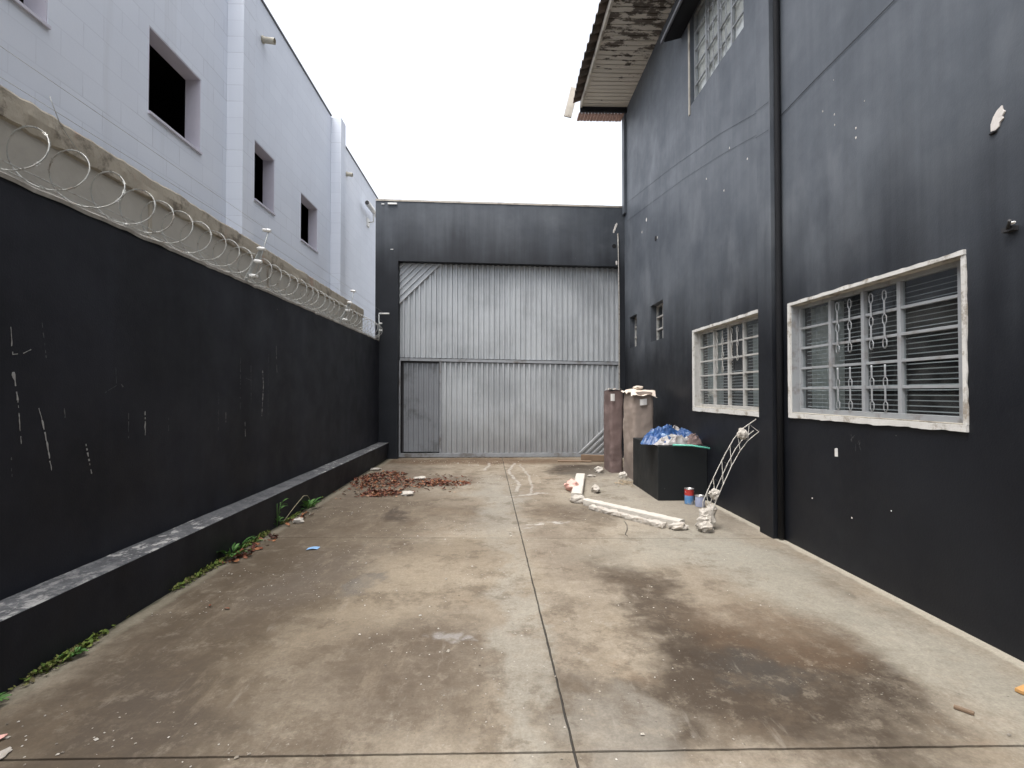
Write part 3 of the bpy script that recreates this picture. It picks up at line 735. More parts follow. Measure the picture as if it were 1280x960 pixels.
YG = 11.17
gt = thing('metal_gate', (0.25, YG, 0), 'wide grey corrugated metal gate with diagonal corner ribs and a small door in it', 'gate')
def ribs(mb, x0, x1, z0, z1, y, pitch=0.118, depth=0.042):
    n_ = max(1, round((x1 - x0) / pitch)); p = (x1 - x0) / n_; prof = []
    for i in range(n_):
        a = x0 + i * p
        prof += [(a, y), (a + p * 0.42, y), (a + p * 0.55, y - depth), (a + p * 0.87, y - depth)]
    prof.append((x1, y))
    vs_ = [(x, yy, z) for z in (z0, z1) for (x, yy) in prof]; m = len(prof)
    return mb.add(vs_, [(i, i + 1, m + i + 1, m + i) for i in range(m - 1)])
mb = MB(); ribs(mb, -2.19, 2.76, 2.25, 4.42, YG); mb.build('upper_panel', M['gate'], gt, xf=shear)
mb = MB(); ribs(mb, -1.26, 2.76, -0.02, 2.16, YG); mb.build('lower_panel', M['gate'], gt, xf=shear)
mb = MB(); mb.box(-2.18, 2.76, YG - 0.055, YG + 0.02, 2.175, 2.235); mb.build('rail', M['gate_frame'], gt, xf=shear)
mb = MB(); mb.box(-2.20, 2.76, YG - 0.06, YG + 0.02, 0.015, 0.10); mb.build('rail', M['gate_frame'], gt, xf=shear)
mb = MB(); mb.box(-2.21, -2.165, YG - 0.06, YG + 0.02, 0.10, 2.174); mb.build('stile', M['gate_frame'], gt, xf=shear)
mb = MB(); mb.box(-1.30, -1.262, YG - 0.045, YG + 0.01, 0.10, 2.174); mb.build('stile', M['gate_frame'], gt, xf=shear)
mb = MB(); mb.box(-2.20, 2.815, YG + 0.04, YG + 0.06, -0.05, 4.5); mb.build('backing', M['void'], gt, xf=shear)
def corner(cx_, cz, sx, sz, L, k):
    mb = MB(); p = L / k; prof = []
    for i in range(k):
        a = i * p; prof += [(a, 0), (a + p * .4, 0), (a + p * .52, .032), (a + p * .88, .032)]
    prof.append((L, 0)); vs_ = []
    for (t, d) in prof: vs_ += [(cx_ + sx * t, YG - 0.036 - d, cz), (cx_, YG - 0.036 - d, cz + sz * t)]
    mb.add(vs_, [(2 * i, 2 * i + 2, 2 * i + 3, 2 * i + 1) for i in range(len(prof) - 1)])
    mb.build('corner_panel', M['gate'], gt, xf=shear)
corner(-2.19, 4.36, 1, -1, 0.93, 6)
corner(2.74, 0.10, -1, 1, 0.93, 6)
mb = MB(); ribs(mb, -2.10, -1.31, 0.13, 2.13, YG + 0.012, 0.113, 0.028)
dr = mb.build('pedestrian_door', M['gate_door'], gt, xf=shear)
mb = MB(); mb.box(-2.125, -2.10, YG - 0.012, YG + 0.03, 0.12, 2.13).box(-2.125, -1.305, YG - .014, YG + .03, 2.131, 2.16)  # shadow in the left and top door gaps, modelled as dark strips
mb.build('gap_shadow', M['dark_iron'], dr, xf=shear)

# ------------------------------------------------------------------ black house on the right
XR = 2.83
hs_ = thing('house', (5.5, 4.0, 0), 'tall black painted two storey house with white cased windows along the yard', 'house')
W1 = (2.93, 4.68, 1.255, 2.285); W2 = (5.22, 7.03, 1.245, 2.315); WU = (5.56, 7.14, 5.66, 7.02)
S1 = (10.0, 10.53, 2.40, 3.06); S2 = (8.39, 9.08, 2.385, 3.05)
mb = MB(); mb.wall(lambda u, v, d: (XR + d, u, v), [-4.0, 10.93], [-0.05, 7.72], [W1, W2, WU, S1, S2], 0, 0.2)
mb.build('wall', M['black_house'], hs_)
mb = MB(); mb.box(XR + 0.2, 9, 10.73, 10.93, -0.05, 7.72).box(XR + 0.2, 9, -4, -3.8, -0.05, 7.72).box(9, 9.2, -4, 10.93, -0.05, 7.72).box(XR + .2, 9, -3.8, 10.73, 3.4, 3.5).box(5.2, 5.3, -3.8, 10.73, 0, 3.39).box(5.2, 5.3, -3.8, 10.73, 3.51, 7.6)
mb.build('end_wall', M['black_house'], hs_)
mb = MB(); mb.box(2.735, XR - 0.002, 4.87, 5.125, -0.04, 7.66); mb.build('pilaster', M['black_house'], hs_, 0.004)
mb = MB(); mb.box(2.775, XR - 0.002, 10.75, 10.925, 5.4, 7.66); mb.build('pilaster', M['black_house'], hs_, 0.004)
mb = MB(); mb.tube([(2.795, 4.836, 0.02), (2.795, 4.836, 2.5), (2.795, 4.836, 5.0), (2.795, 4.836, 7.66)], 0.029, 16)
mb.build('downpipe', M['black_board'], hs_)

def window(y0, y1, z0, z1, cas, casm, frm, style):
    """steel window set back in the wall; panel 0 is the far one"""
    rec = 0.058
    mb = MB(); xs = XR + rec
    fw_ = 0.035
    if style == 'upper': fw_ = 0.03
    ns = 0.095 if style == 'near' else fw_
    mb.box(xs, xs + 0.05, y0, y0 + ns, z0, z1).box(xs, xs + 0.05, y1 - fw_, y1, z0, z1).box(xs, xs + 0.05, y0 + ns, y1 - fw_, z1 - fw_, z1).box(xs, xs + 0.05, y0 + ns, y1 - fw_, z0, z0 + fw_ * 1.3)
    ya, yb, za, zb = y0 + ns, y1 - fw_, z0 + fw_ * 1.3, z1 - fw_
    if style == 'upper': cuts = [0, .26, .5, .75, 1]
    else: cuts = [0, 0.285, 0.505, 0.745, 1]      # from the near end (y0) to the far end
    mw = 0.016
    edges = [ya + (yb - ya) * c for c in cuts]
    for e in edges[1:-1]: mb.box(xs + 0.002, xs + 0.042, e - mw, e + mw, za, zb)
    rws = 5
    for p in range(4):
        a, b = edges[p] + (mw if p else 0), edges[p + 1] - (mw if p < 3 else 0)
        dx = 0.014 if p in (1, 2) else 0.006
        for r_ in range(1, rws):
            z = za + (zb - za) * r_ / rws
            mb.box(xs + dx, xs + dx + 0.022, a, b, z - 0.0105, z + 0.0105)
    w = mb.build('window', M[frm], hs_, 0.002)
    mb = MB()
    for p in range(4):
        a, b = edges[p] + (mw if p else 0), edges[p + 1] - (mw if p < 3 else 0)
        dx = (0.03 if p in (1, 2) else 0.022)
        mb.quad((xs + dx + .004, a, za), (xs + dx + .004 + rnd.uniform(-.001, .001), b, za), (xs + dx + .004 + rnd.uniform(-.001, .001), b, zb), (xs + dx + .004, a, zb))
    mb.build('pane', M['glass'], w)
    # wrought bars on the two middle panels
    mb = MB()
    for p in (1, 2):
        a, b = edges[p] + mw, edges[p + 1] - mw
        for fr in (0.33, 0.74):
            y = a + (b - a) * fr
            if style == 'near': spans = [(0.0, 0.385), (0.5, 0.97)]
            elif style == 'far': spans = [(0.42, 0.97)] if p == 2 else [(0.55, 0.97)]
            else: spans = [(0.02, 0.3), (0.36, 0.62), (0.68, 0.98)]
            for (s0, s1) in spans:
                h0, h1 = za + (zb - za) * s0, za + (zb - za) * s1
                m = max(2, round((h1 - h0) / 0.085)); st = (h1 - h0) / m
                L1, L2 = [], []
                for i in range(m):
                    zz = h0 + i * st; o = 0.021 if i % 2 == 0 else 0.004
                    for (q, k) in ((0.05, 0.004), (0.3, 1), (0.72, 1), (0.95, 0.004)):
                        d = o if k == 1 else 0.004
                        L1.append((xs - 0.004, y - d, zz + q * st)); L2.append((xs - 0.004, y + d * (0.8 if i % 2 == 0 else 1), zz + q * st))
                mb.tube(L1, 0.0048, 4); mb.tube(L2, 0.0048, 4)
    mb.build('grille', M[frm], w)
    if style != 'upper':
        mb = MB(); z = za + 0.02; k = 0
        rot = Matrix.Rotation(R(-48), 3, 'Y')
        stepz = 0.037
        while z < zb - 0.02:
            for p in range(4):
                a, b = edges[p], edges[p + 1]
                if style == 'far' and p == 1 and z > za + 0.45 * (zb - za): continue
                mb.box(-0.0048, 0.0048, a + 0.004, b - 0.004, -0.0009, 0.0009, rot, (xs + 0.065, 0, z + 0.0025 * nz((p, z * 9, 0), 1, 2)))
            z += stepz
        mb.build('blind', M['blind'], w)
        mb = MB(); mb.grid(lambda u, v: (xs + 0.125 + 0.012 * math.sin(u * 38), edges[3] - 0.01 + (y1 - edges[3]) * u, za + (zb - za) * v), 36, 1); 
        if style == 'far':
            mb.build('curtain_or_reflection', M['curtain_or_reflection'], w); mb = MB(); mb.grid(lambda u, v: (xs + 0.13 + 0.012 * math.sin(u * 30), y0 + (edges[1] - y0) * u, za + (zb - za) * v * 0.97), 30, 1)
        mb.build('curtain_or_reflection', M['curtain_or_reflection'], w)
    else:
        mb = MB(); mb.grid(lambda u, v: (xs + 0.055 + 0.006 * math.sin(u * 60), y0 + (y1 - y0) * u, z0 + (z1 - z0) * v), 60, 1); mb.build('curtain_or_reflection', M['plaster'], w)  # white sheet behind the upper panes, standing in for the sky's reflection
    if cas:
        t = cas
        def rough_bar(mb, axis, a0, a1, c0, c1, proud):
            N = max(6, int((a1 - a0) / 0.035)); rg = []
            for i in range(N + 1):
                a = a0 + (a1 - a0) * i / N
                j = 0.007 * nz((a, c0, 1), 7, 3) + 0.005 * nz((a, c1, 2), 21, 6); j2 = 0.007 * nz((a, c1, 5), 9, 8)
                q = [(XR + 0.004, c0 + j), (XR - proud + j * .3, c0 + j), (XR - proud + j2 * .3, c1 + j2 * (0.3)), (XR + 0.004, c1 + j2 * 0.3)]
                rg += [(x, a, c) if axis == 'y' else (x, c, a) for (x, c) in q]
            mb.add(rg, [(4 * i + k, 4 * i + k + 1, 4 * i + k + 5, 4 * i + k + 4) for i in range(N) for k in range(3)] + [(0, 1, 2, 3), (4 * N, 4 * N + 1, 4 * N + 2, 4 * N + 3)])
        mb = MB()
        t0 = 0.028 if style == 'near' else t
        rough_bar(mb, 'y', y0 - t0, y1 + t, z0 - t * 0.98, z0 - 0.001, 0.018)
        rough_bar(mb, 'z', z0 + 0.0005, z1 - 0.0005, y0 - (0.028 if style == 'near' else t), y0 - 0.001, 0.010)
        rough_bar(mb, 'z', z0 + 0.0005, z1 - 0.0005, y1 + t, y1 + 0.001, 0.019)
        rough_bar(mb, 'y', y0 - t0, y1 + t, z1 + t * 0.62, z1 + 0.001, 0.018)
        mb.build('casing', M[casm], w)
        l = 0.006   # bare plaster lining of the opening, steel lined at the sides
        for (nm, mt, q) in (('lintel_lining', 'reveal', (y0, y1, z1 - l, z1 - .0005)), ('sill_lining', 'reveal', (y0, y1, z0 + .0005, z0 + l)),
                            ('jamb_lining', frm, (y0 + .0005, y0 + l, z0 + l, z1 - l)), ('jamb_lining', frm, (y1 - l, y1 - .0005, z0 + l, z1 - l))):
            mb = MB(); mb.box(XR - .005, XR + rec - .001, *q); mb.build(nm, M[mt], w)
    return w
w1 = window(*W1, 0.045, 'casing', 'steel', 'near')
w2 = window(*W2, 0.055, 'casing', 'steel_pale', 'far')
wu = window(*WU, 0, 'casing', 'steel', 'upper')
# pale side strips on the upper window
mb = MB(); mb.box(XR - 0.012, XR + 0.004, WU[1] + .002, WU[1] + 0.05, WU[2] - 0.12, WU[3] - 0.12); mb.build('casing', M['fascia'], wu)
# black awning box over the upper window
mb = MB(); y0, y1 = 4.6, 7.5
mb.add([(XR - 0.003, y, z) if k in (0, 3) else (XR - d, y, z) for y in (y0, y1) for k, (d, z) in enumerate(((0, 6.93), (0.26, 6.86), (0.30, 7.04), (0, 7.28)))],
       [(0, 1, 2, 3), (7, 6, 5, 4), (0, 4, 5, 1), (1, 5, 6, 2), (2, 6, 7, 3), (3, 7, 4, 0)])
aw = thing('awning_box', (XR, 6.0, 6.9), 'black boxed awning fixed over the upstairs window under the eave', 'awning')
mb.build('hood', M['black_board'], aw, 0.006)
mb = MB(); mb.box(XR - 0.31, XR - 0.285, y0 - .02, y1 + .02, 6.85, 6.90); mb.build('lip', M['cap'], aw)
# two small louvred windows
for (a, b, c, d) in (S1, S2):
    mb = MB(); xs = XR + 0.11; f = 0.03
    mb.box(xs, xs + 0.04, a, a + f, c, d).box(xs, xs + 0.04, b - f, b, c, d).box(xs, xs + 0.04, a + f, b - f, d - f, d).box(xs, xs + 0.04, a + f, b - f, c, c + f)
    for r_ in (1, 2):
        z = c + (d - c) * r_ / 3; mb.box(xs - 0.012, xs + 0.03, a + f, b - f, z - 0.014, z + 0.014)
    mb.box(xs, xs + .03, (a + b) / 2 - .012, (a + b) / 2 + .012, c + f, d - f)
    w = mb.build('window', M['steel_pale'], hs_)
    mb = MB()
    for r_ in range(3):
        z0_, z1_ = c + (d - c) * r_ / 3 + 0.015, c + (d - c) * (r_ + 1) / 3 - 0.015
        mb.quad((xs + 0.005, a + f, z0_), (xs + 0.005, b - f, z0_), (xs + 0.033, b - f, z1_), (xs + 0.033, a + f, z1_))
    mb.build('pane', M['glass'], w)
# roof: boarded soffit, fascia, tiles
XE = 1.84
ZS = 7.69
mb = MB(); y = -4.3; k = 0
while y < 10.62:
    pw = 0.128
    dz = rnd.uniform(-0.004, 0.004); tl = rnd.uniform(-0.004, 0.004)
    mb.add([(XE, y + 0.006, ZS + dz), (XR - 0.003, y + 0.006, ZS + dz + tl), (XR - .003, y + pw - 0.011, ZS + dz + tl + 0.003), (XE, y + pw - .011, ZS + dz + 0.003),
            (XE, y + 0.006, ZS + dz + .02), (XR - 0.003, y + 0.006, ZS + dz + tl + .02), (XR - .003, y + pw - 0.011, ZS + dz + tl + 0.02), (XE, y + pw - .011, ZS + dz + 0.02)],
           [(0, 1, 2, 3), (0, 1, 5, 4), (3, 2, 6, 7), (4, 5, 6, 7)])
    y += pw
mb.build('soffit', M['soffit'], hs_)
mb = MB(); mb.box(XE + .002, XR + 1.2, -4.3, 10.6, ZS + 0.03, ZS + 0.05); mb.build('soffit_backing', M['black_board'], hs_)
mb = MB(); mb.box(XE - 0.045, XE - 0.002, -4.3, 10.66, ZS - 0.035, ZS + 0.10); mb.build('fascia', M['fascia'], hs_, 0.004)
mb = MB(); mb.box(XE - 0.04, XR - 0.004, 10.665, 10.72, ZS - 0.10, ZS + 0.07); mb.build('end_board', M['black_board'], hs_)
mb = MB(); y = 10.73
for k in range(14):
    x = XE - 0.06 + k * 0.072; mb.box(x, x + 0.062, 10.73, 11.02, ZS - 0.125 + 0.004 * (k % 2), ZS - 0.09)
mb.build('gable_board', M['gable_wood'], hs_)
mb = MB(); rotm = Matrix.Rotation(R(20), 3, 'Y')
mb.box(-0.085, 0.085, -0.02, 0.02, -0.33, 0.33, Matrix.Rotation(R(14), 3, 'Y'), (XE - 0.23, 10.74, ZS + 0.13)); mb.build('barge_board', M['fascia'], hs_)
# tiles: scalloped eave, stepped courses
mb = MB(); slope = math.tan(R(24)); course = 0.36; pitch = 0.235
X0 = XE - 0.20; NX = 13; NY = int(15.2 / pitch) * 8
def tile(u, v, top):
    y = -4.35 + u * NY * pitch / 8
    i = v
    x = X0 + i * course
    ph = math.cos(2 * math.pi * (y / pitch))
    return y, x, 0.045 * (ph if ph > -0.35 else -0.35)
for c in range(NX):
    x0, x1 = X0 + c * course, X0 + (c + 1) * course + 0.04
    vs_ = []; yy = []
    for i in range(NY + 1):
        y = -4.35 + i * pitch / 8
        ph = max(-0.35, math.cos(2 * math.pi * y / pitch)) * 0.045
        kcol = math.floor(y / pitch + 0.5)
        jx_ = 0.02 * math.sin(kcol * 12.9898 + c * 4.1)
        za_, zb_ = ZS + 0.085 + (x0 - X0) * slope + ph + 0.03, ZS + 0.085 + (x1 - X0) * slope + ph
        vs_ += [(x0 + jx_, y, za_), (x1, y, zb_), (x0 + jx_, y, za_ - 0.018), (x1, y, zb_ - 0.018)]
    fs = []
    for i in range(NY):
        a, b = 4 * i, 4 * (i + 1)
        fs += [(a, b, b + 1, a + 1), (a + 2, a + 3, b + 3, b + 2), (a, a + 2, b + 2, b)]
    fs += [(0, 1, 3, 2), (4 * NY, 4 * NY + 2, 4 * NY + 3, 4 * NY + 1)]
    mb.add(vs_, fs)
mb.build('roof', M['tile'], hs_)
mb = MB(); zr = ZS + 0.05 + NX * course * slope
mb.add([(XE, -4.3, ZS + 0.06), (X0 + NX * course, -4.3, zr), (9.6, -4.3, ZS), (XE, 10.6, ZS + 0.06), (X0 + NX * course, 10.6, zr), (9.6, 10.6, ZS)],
       [(0, 3, 4, 1), (1, 4, 5, 2), (0, 1, 2), (3, 5, 4), (0, 2, 5, 3)])
mb.build('roof_body', M['black_board'], hs_)
# scars, cables and fittings on the house wall
def patch(mb, pts, th=0.004):
    a = [(XR - th, y, z) for y, z in pts]; b = [(XR + 0.002, y, z) for y, z in pts]; m = len(pts)
    mb.add(a + b, [tuple(range(m))] + [(i, (i + 1) % m, m + (i + 1) % m, m + i) for i in range(m)])
mb = MB(); patch(mb, [(2.735, 2.945), (2.735, 2.985), (2.72, 3.02), (2.70, 3.045), (2.672, 3.06), (2.668, 3.035), (2.655, 3.018), (2.672, 3.0), (2.665, 2.985), (2.685, 2.972), (2.69, 2.95), (2.71, 2.94)], 0.008)
mb.build('plaster_scar', M['plaster'], hs_)
mb = MB(); lump(mb, (XR - 0.004, 2.725, 2.932), (0.012, 0.022, 0.008), 2, 8); mb.build('hole', M['void'], hs_)
mb = MB(); patch(mb, [(4.09, 0.915), (4.055, 0.918), (4.058, 0.985), (4.075, 0.987), (4.092, 0.98)], 0.003); mb.build('paper_label', M['paper'], hs_)
mb = MB(); mb.box(XR - 0.035, XR - 0.002, 2.60, 2.66, 2.335, 2.36).tube([(XR - 0.03, 2.63, 2.35), (XR - 0.07, 2.58, 2.38)], 0.008, 6); mb.build('bracket', M['dark_iron'], hs_)
mb = MB(); lump(mb, (XR - 0.038, 2.595, 2.372), (0.012, 0.018, 0.008), 5, 8); mb.build('bracket_tip', M['white_plastic'], hs_)
mb = MB(); mb.tube([(XR + .003, 8.746, 4.208), (XR - 0.012, 8.746, 4.208)], 0.045, 12); mb.build('pipe_hole', M['void'], hs_)
for (y, z, s) in ((8.67, 4.20, .03), (9.31, 4.737, .05), (6.083, 3.98, .018), (5.926, 4.437, .018), (4.056, 4.086, .006), (4.051, 3.79, .010), (4.05, 3.70, .009), (3.804, 3.541, .011), (3.805, 3.465, .012), (3.71, 3.70, .006), (6.6, 4.35, .016), (4.2, 3.9, .008), (9.6, 4.6, .03), (5.5, 4.1, .016), (4.4, 0.5, .007), (3.9, .45, .010), (3.5, 0.6, .006)):
    mb = MB(); lump(mb, (XR, y, z), (0.004, s * .6, s * .8), y * 7, 9, 0.6); mb.build('paint_chip', M['plaster'], hs_)
for i in range(7):
    mb = MB()
    y = 3.85 + rnd.uniform(-.06, .06); z = 1.06 + rnd.uniform(-.1, .06); scratch(mb, XR - 0.0025, [(y, z), (y + rnd.uniform(-.02, .03), z - rnd.uniform(.02, .06))], 0.003, 80 + i, 0.05); mb.build('rubbed_patch', M['faint_scratch'], hs_)
mb = MB()
mb.tube([(XR - 0.008, 4.90, 4.21), (XR - 0.008, 4.3, 4.235), (XR - 0.008, 3.4, 4.245), (XR - .008, 1.5, 4.24)], 0.0028, 5)
mb.tube([(2.729, 4.878, 4.385), (2.729, 5.122, 4.425), (2.745, 5.135, 4.43), (XR - .006, 5.14, 4.467), (XR - .006, 6.2, 4.75), (XR - 0.006, 8.0, 5.12), (XR - .006, 10.7, 5.6)], 0.0014, 5)
mb.tube([(2.729, 4.878, 4.10), (2.729, 5.122, 4.145), (2.745, 5.135, 4.15), (XR - .006, 5.14, 4.228), (XR - .006, 6.2, 4.47), (XR - 0.006, 7.4, 4.70), (XR - .006, 10.7, 5.2)], 0.0012, 5)
mb.build('cable', M['black_board'], hs_)

# ------------------------------------------------------------------ things by the house wall
b = thing('masonry_block', (2.5, 7.2, 0), 'black painted masonry block against the house wall, carrying a heap of blue tarp', 'block')
mb = MB(); mb.box(2.155, XR - 0.003, 6.62, 7.86, -0.01, 0.735); mb.build('body', M['black_block'], b, 0.008)

def ridge(p, seed):
    a = 1 - abs(noise.noise(Vector(p) + Vector((seed, seed * .7, 0)))) * 2.4
    return max(-0.3, a)
def mattress(name, x0, x1, y0, y1, h, mat, label, lean, seed):
    t = thing(name, ((x0 + x1) / 2, (y0 + y1) / 2, 0), label, 'mattress', 'mattresses standing by the gate')
    def box_soft(u0, u1, v0, v1, z0, z1, nu, nv, nzz, rr_):
        mbx = MB()
        def shape(p):
            x, y, z = p
            # round the vertical edges and bulge the sides
            fx = (x - (u0 + u1) / 2) / ((u1 - u0) / 2); fy = (y - (v0 + v1) / 2) / ((v1 - v0) / 2); fz = (z - z0) / (z1 - z0)
            k = 1 - 0.10 * (abs(fx) ** 6) * (abs(fy) ** 6)
            cx_, cy_ = (u0 + u1) / 2, (v0 + v1) / 2
            sag = 1 + 0.06 * math.sin(fz * 3.1) - 0.05 * (1 - fz)
            q = Vector((cx_ + (x - cx_) * k * sag, cy_ + (y - cy_) * k, z))
            o = 0.020 * nz(q, 3.2, seed) + 0.011 * nz((q.x, q.y, q.z * 0.6), 9, seed + 4) + 0.006 * ridge((q.x * 7, q.y * 7, q.z * 16), seed)
            q += Vector((o + lean[0] * fz, o * 0.8 + lean[1] * fz, 0.015 * nz(q, 5, seed + 9) * fz - 0.012 * (fx * fx + fy * fy) * (1 if fz > .98 else 0)))
            return q
        L = lambda a, b_, k, m: a + (b_ - a) * k / m
        for (P, m, q) in ((lambda i, j: (L(u0, u1, i, nu), v0, L(z0, z1, j, nzz)), nu, nzz), (lambda i, j: (L(u0, u1, i, nu), v1, L(z0, z1, j, nzz)), nu, nzz),
                          (lambda i, j: (u0, L(v0, v1, i, nv), L(z0, z1, j, nzz)), nv, nzz), (lambda i, j: (u1, L(v0, v1, i, nv), L(z0, z1, j, nzz)), nv, nzz),
                          (lambda i, j: (L(u0, u1, i, nu), L(v0, v1, j, nv), z1), nu, nv), (lambda i, j: (L(u0, u1, i, nu), L(v0, v1, j, nv), z0), nu, nv)):
            mbx.grid(lambda a, c, P=P, m=m, q=q: shape(P(a * m, c * q)), m, q)
        return mbx, shape
    mbx, shape = box_soft(x0, x1, y0, y1, 0.0, h, 14, 16, 48, 0.06)
    mbx.build('body', mat, t)
    return t, shape
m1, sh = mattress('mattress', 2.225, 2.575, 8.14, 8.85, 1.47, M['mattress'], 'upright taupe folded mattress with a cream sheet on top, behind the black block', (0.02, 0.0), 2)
mb = MB()   # crumpled cream sheet over the top
def sheet(u, v):
    x = 2.205 + 0.42 * u; y = 8.08 + 0.75 * v
    z = 1.49 + 0.035 * nz((x, y, 0), 9, 5) + 0.03 * nz((x, y, 0), 4, 1)
    if v < 0.09: z -= 0.05 + 0.10 * abs(nz((x, 0, 0), 5, 2)) + 0.04 * u
    if u < 0.05: z -= 0.03
    return (x + 0.015 * nz((x, y, 3), 7, 1), y, z)
mb.grid(sheet, 20, 24); mb.build('sheet', M['cream'], m1)
mb = MB(); lump(mb, (2.37, 8.3, 1.535), (0.085, 0.11, 0.035), 4, 12, 0.25); mb.build('wad', M['cream'], m1)
mb = MB(); mb.grid(lambda u, v: (2.345 + 0.115 * u, 8.118 - 0.012 * math.sin(3.1 * u), 1.24 + 0.10 * v + 0.01 * u), 6, 3); mb.build('tag', M['paper'], m1)
m2, _ = mattress('mattress', 2.03, 2.275, 8.95, 9.55, 1.50, M['mattress_dark'], 'thin dark purplish mattress standing behind the taupe one, next to the gate', (0.02, 0.0), 6)
mb = MB(); mb.grid(lambda u, v: (2.045 + 0.075 * u, 8.925 - 0.008 * math.sin(3.1 * u), 1.30 + 0.13 * v), 4, 3); mb.build('tag', M['paper'], m2)
mb = MB()
mb.grid(lambda u, v: (2.04 + 0.22 * u, 8.93 + 0.5 * v, 1.515 + 0.02 * nz((u, v, 0), 5, 3)), 8, 10); mb.build('sheet', M['cream'], m2)

# tarp heap: overlapping, folded sheets
def heap(mb, cx_, cy_, rx, ry, h, z0, seed, ang, fold, overhang=0.0, lob=0.35):
    c, s = math.cos(ang), math.sin(ang)
    def P(u, v):
        a = 2 * math.pi * u; r_ = v
        edge = 1 + lob * nz((math.cos(a), math.sin(a), seed), 1.6, seed) + 0.10 * nz((math.cos(a), math.sin(a), seed), 6, seed)
        x, y = rx * math.cos(a) * r_ * edge, ry * math.sin(a) * r_ * edge
        X_, Y_ = cx_ + x * c - y * s, cy_ + x * s + y * c
        d = max(0.0, 1 - r_ ** 1.7)
        q = (x * fold * 0.45, y * fold * 1.5, seed)
        f1 = ridge(q, seed); f2 = ridge((x * fold * 1.4 + 3, y * fold * 2.6, seed), seed + 5); f3 = ridge((x * fold * 4, y * fold * 5, seed + 1), seed + 9)
        z = z0 + h * (d ** 0.8) * (0.45 + 0.42 * f1 + 0.22 * f2) + (0.020 * f2 + 0.005 * f3) * min(1, (1 - r_) * 6 + .25)
        z = max(z0 + 0.003 + 0.008 * (1 - r_), z)
        k = 0.03 * (1 - r_)
        return (X_ + k * nz((X_, Y_, z), 12, seed), Y_ + k * nz((X_, Y_, z), 12, seed + 2), z)
    return mb.grid(P, 96, 40, smooth=True)
mb = MB(); heap(mb, 2.36, 6.98, 0.37, 0.24, 0.235, 0.738, 3, 0.45, 5.5); heap(mb, 2.64, 6.98, 0.20, 0.24, 0.18, 0.739, 5, -0.5, 7.0)
tag(mb.build('tarp', M['tarp'], loc=(2.42, 7.0, 0.74)), 'crumpled blue tarp heaped on the black masonry block', 'tarp')
mb = MB(); heap(mb, 2.42, 6.76, 0.31, 0.09, 0.12, 0.738, 8, 0.22, 7.0)
tag(mb.build('plastic_sheet', M['grey_cloth'], loc=(2.42, 6.76, 0.74)), 'crumpled pale grey plastic sheet bunched along the front of the blue tarp', 'plastic sheet')
mb = MB(); heap(mb, 2.62, 7.36, 0.22, 0.16, 0.22, 0.738, 13, 0.2, 6.0)
tag(mb.build('rag', M['grey_cloth'], loc=(2.62, 7.36, 0.74)), 'pale grey rag bundled behind the blue tarp against the house wall', 'rag')
mb = MB(); heap(mb, 2.70, 6.79, 0.13, 0.10, 0.13, 0.738, 17, 0.3, 9.0)
tag(mb.build('dark_rag', M['mattress_dark'], loc=(2.70, 6.79, 0.74)), 'dark brown rag under the right end of the tarp heap', 'rag')
mb = MB(); mb.tube([(2.35, 6.60, 0.748), (2.60, 6.585, 0.742), (2.81, 6.50, 0.712)], 0.012, 8); 
tp = tag(mb.build('plastic_pipe', M['teal'], loc=(2.6, 6.58, 0.74)), 'thin teal plastic pipe sticking out over the front edge of the black block', 'pipe')

# paint cans
def can(cx_, cy_, r_, h, body, top, label):
    t = thing('paint_can', (cx_, cy_, 0), label, 'paint can', 'used paint cans on the concrete')
    mb = MB(); mb.lathe(cx_, cy_, [(0, 0.002), (r_ * .97, 0.002), (r_, 0.008), (r_, h * 0.6 if top else h)]); mb.build('body', body, t)
    if top:
        mb = MB(); mb.lathe(cx_, cy_, [(r_, h * 0.6), (r_ * 1.004, h * 0.62), (r_ * 1.004, h)]); mb.build('label_band', top, t)
    mb = MB(); mb.lathe(cx_, cy_, [(r_ * 1.004, h), (r_ * 1.05, h + .004), (r_ * 1.05, h + .012), (r_ * .86, h + .012), (r_ * .84, h - 0.012), (r_ * .84, h - .06), (0, h - .06)]); mb.build('rim', M['tin'], t)
    mb = MB(); mb.tube([(cx_ + r_ * 1.03 * math.cos(a), cy_ - 0.01 - r_ * 0.5 * math.sin(a), h - 0.02 - 0.04 * math.sin(a)) for a in [math.pi * k / 14 for k in range(15)]], 0.0025, 5); mb.build('handle', M['tin'], t)
can(2.50, 6.43, 0.058, 0.19, M['can_blue'], M['can_red'], 'taller blue and red paint can standing by the black block')
can(2.575, 6.27, 0.058, 0.13, M['can_lav'], None, 'small lavender paint can beside the foot of the bent truss')

# bent lattice truss leaning on the wall
tr_ = thing('lattice_truss', (2.24, 5.24, 0), 'bent steel lattice truss with foam lumps leaning against the house wall under the window', 'truss')
A = [(2.20, 5.27, 0.12), (2.239, 5.28, 0.268), (2.33, 5.29, 0.41), (2.44, 5.30, 0.60), (2.54, 5.31, 0.78), (2.62, 5.32, 0.93), (2.70, 5.33, 1.045), (2.82, 5.34, 1.16)]
B = [(2.245, 5.22, 0.03), (2.29, 5.22, 0.12), (2.375, 5.23, 0.27), (2.47, 5.24, 0.44), (2.57, 5.25, 0.64), (2.65, 5.25, 0.80), (2.725, 5.265, 0.92), (2.825, 5.28, 1.035)]
Cc = [(2.265, 5.34, 0.03), (2.31, 5.35, 0.13), (2.395, 5.36, 0.28), (2.49, 5.37, 0.45), (2.59, 5.38, 0.65), (2.67, 5.39, 0.81), (2.74, 5.40, 0.925), (2.822, 5.40, 1.03)]
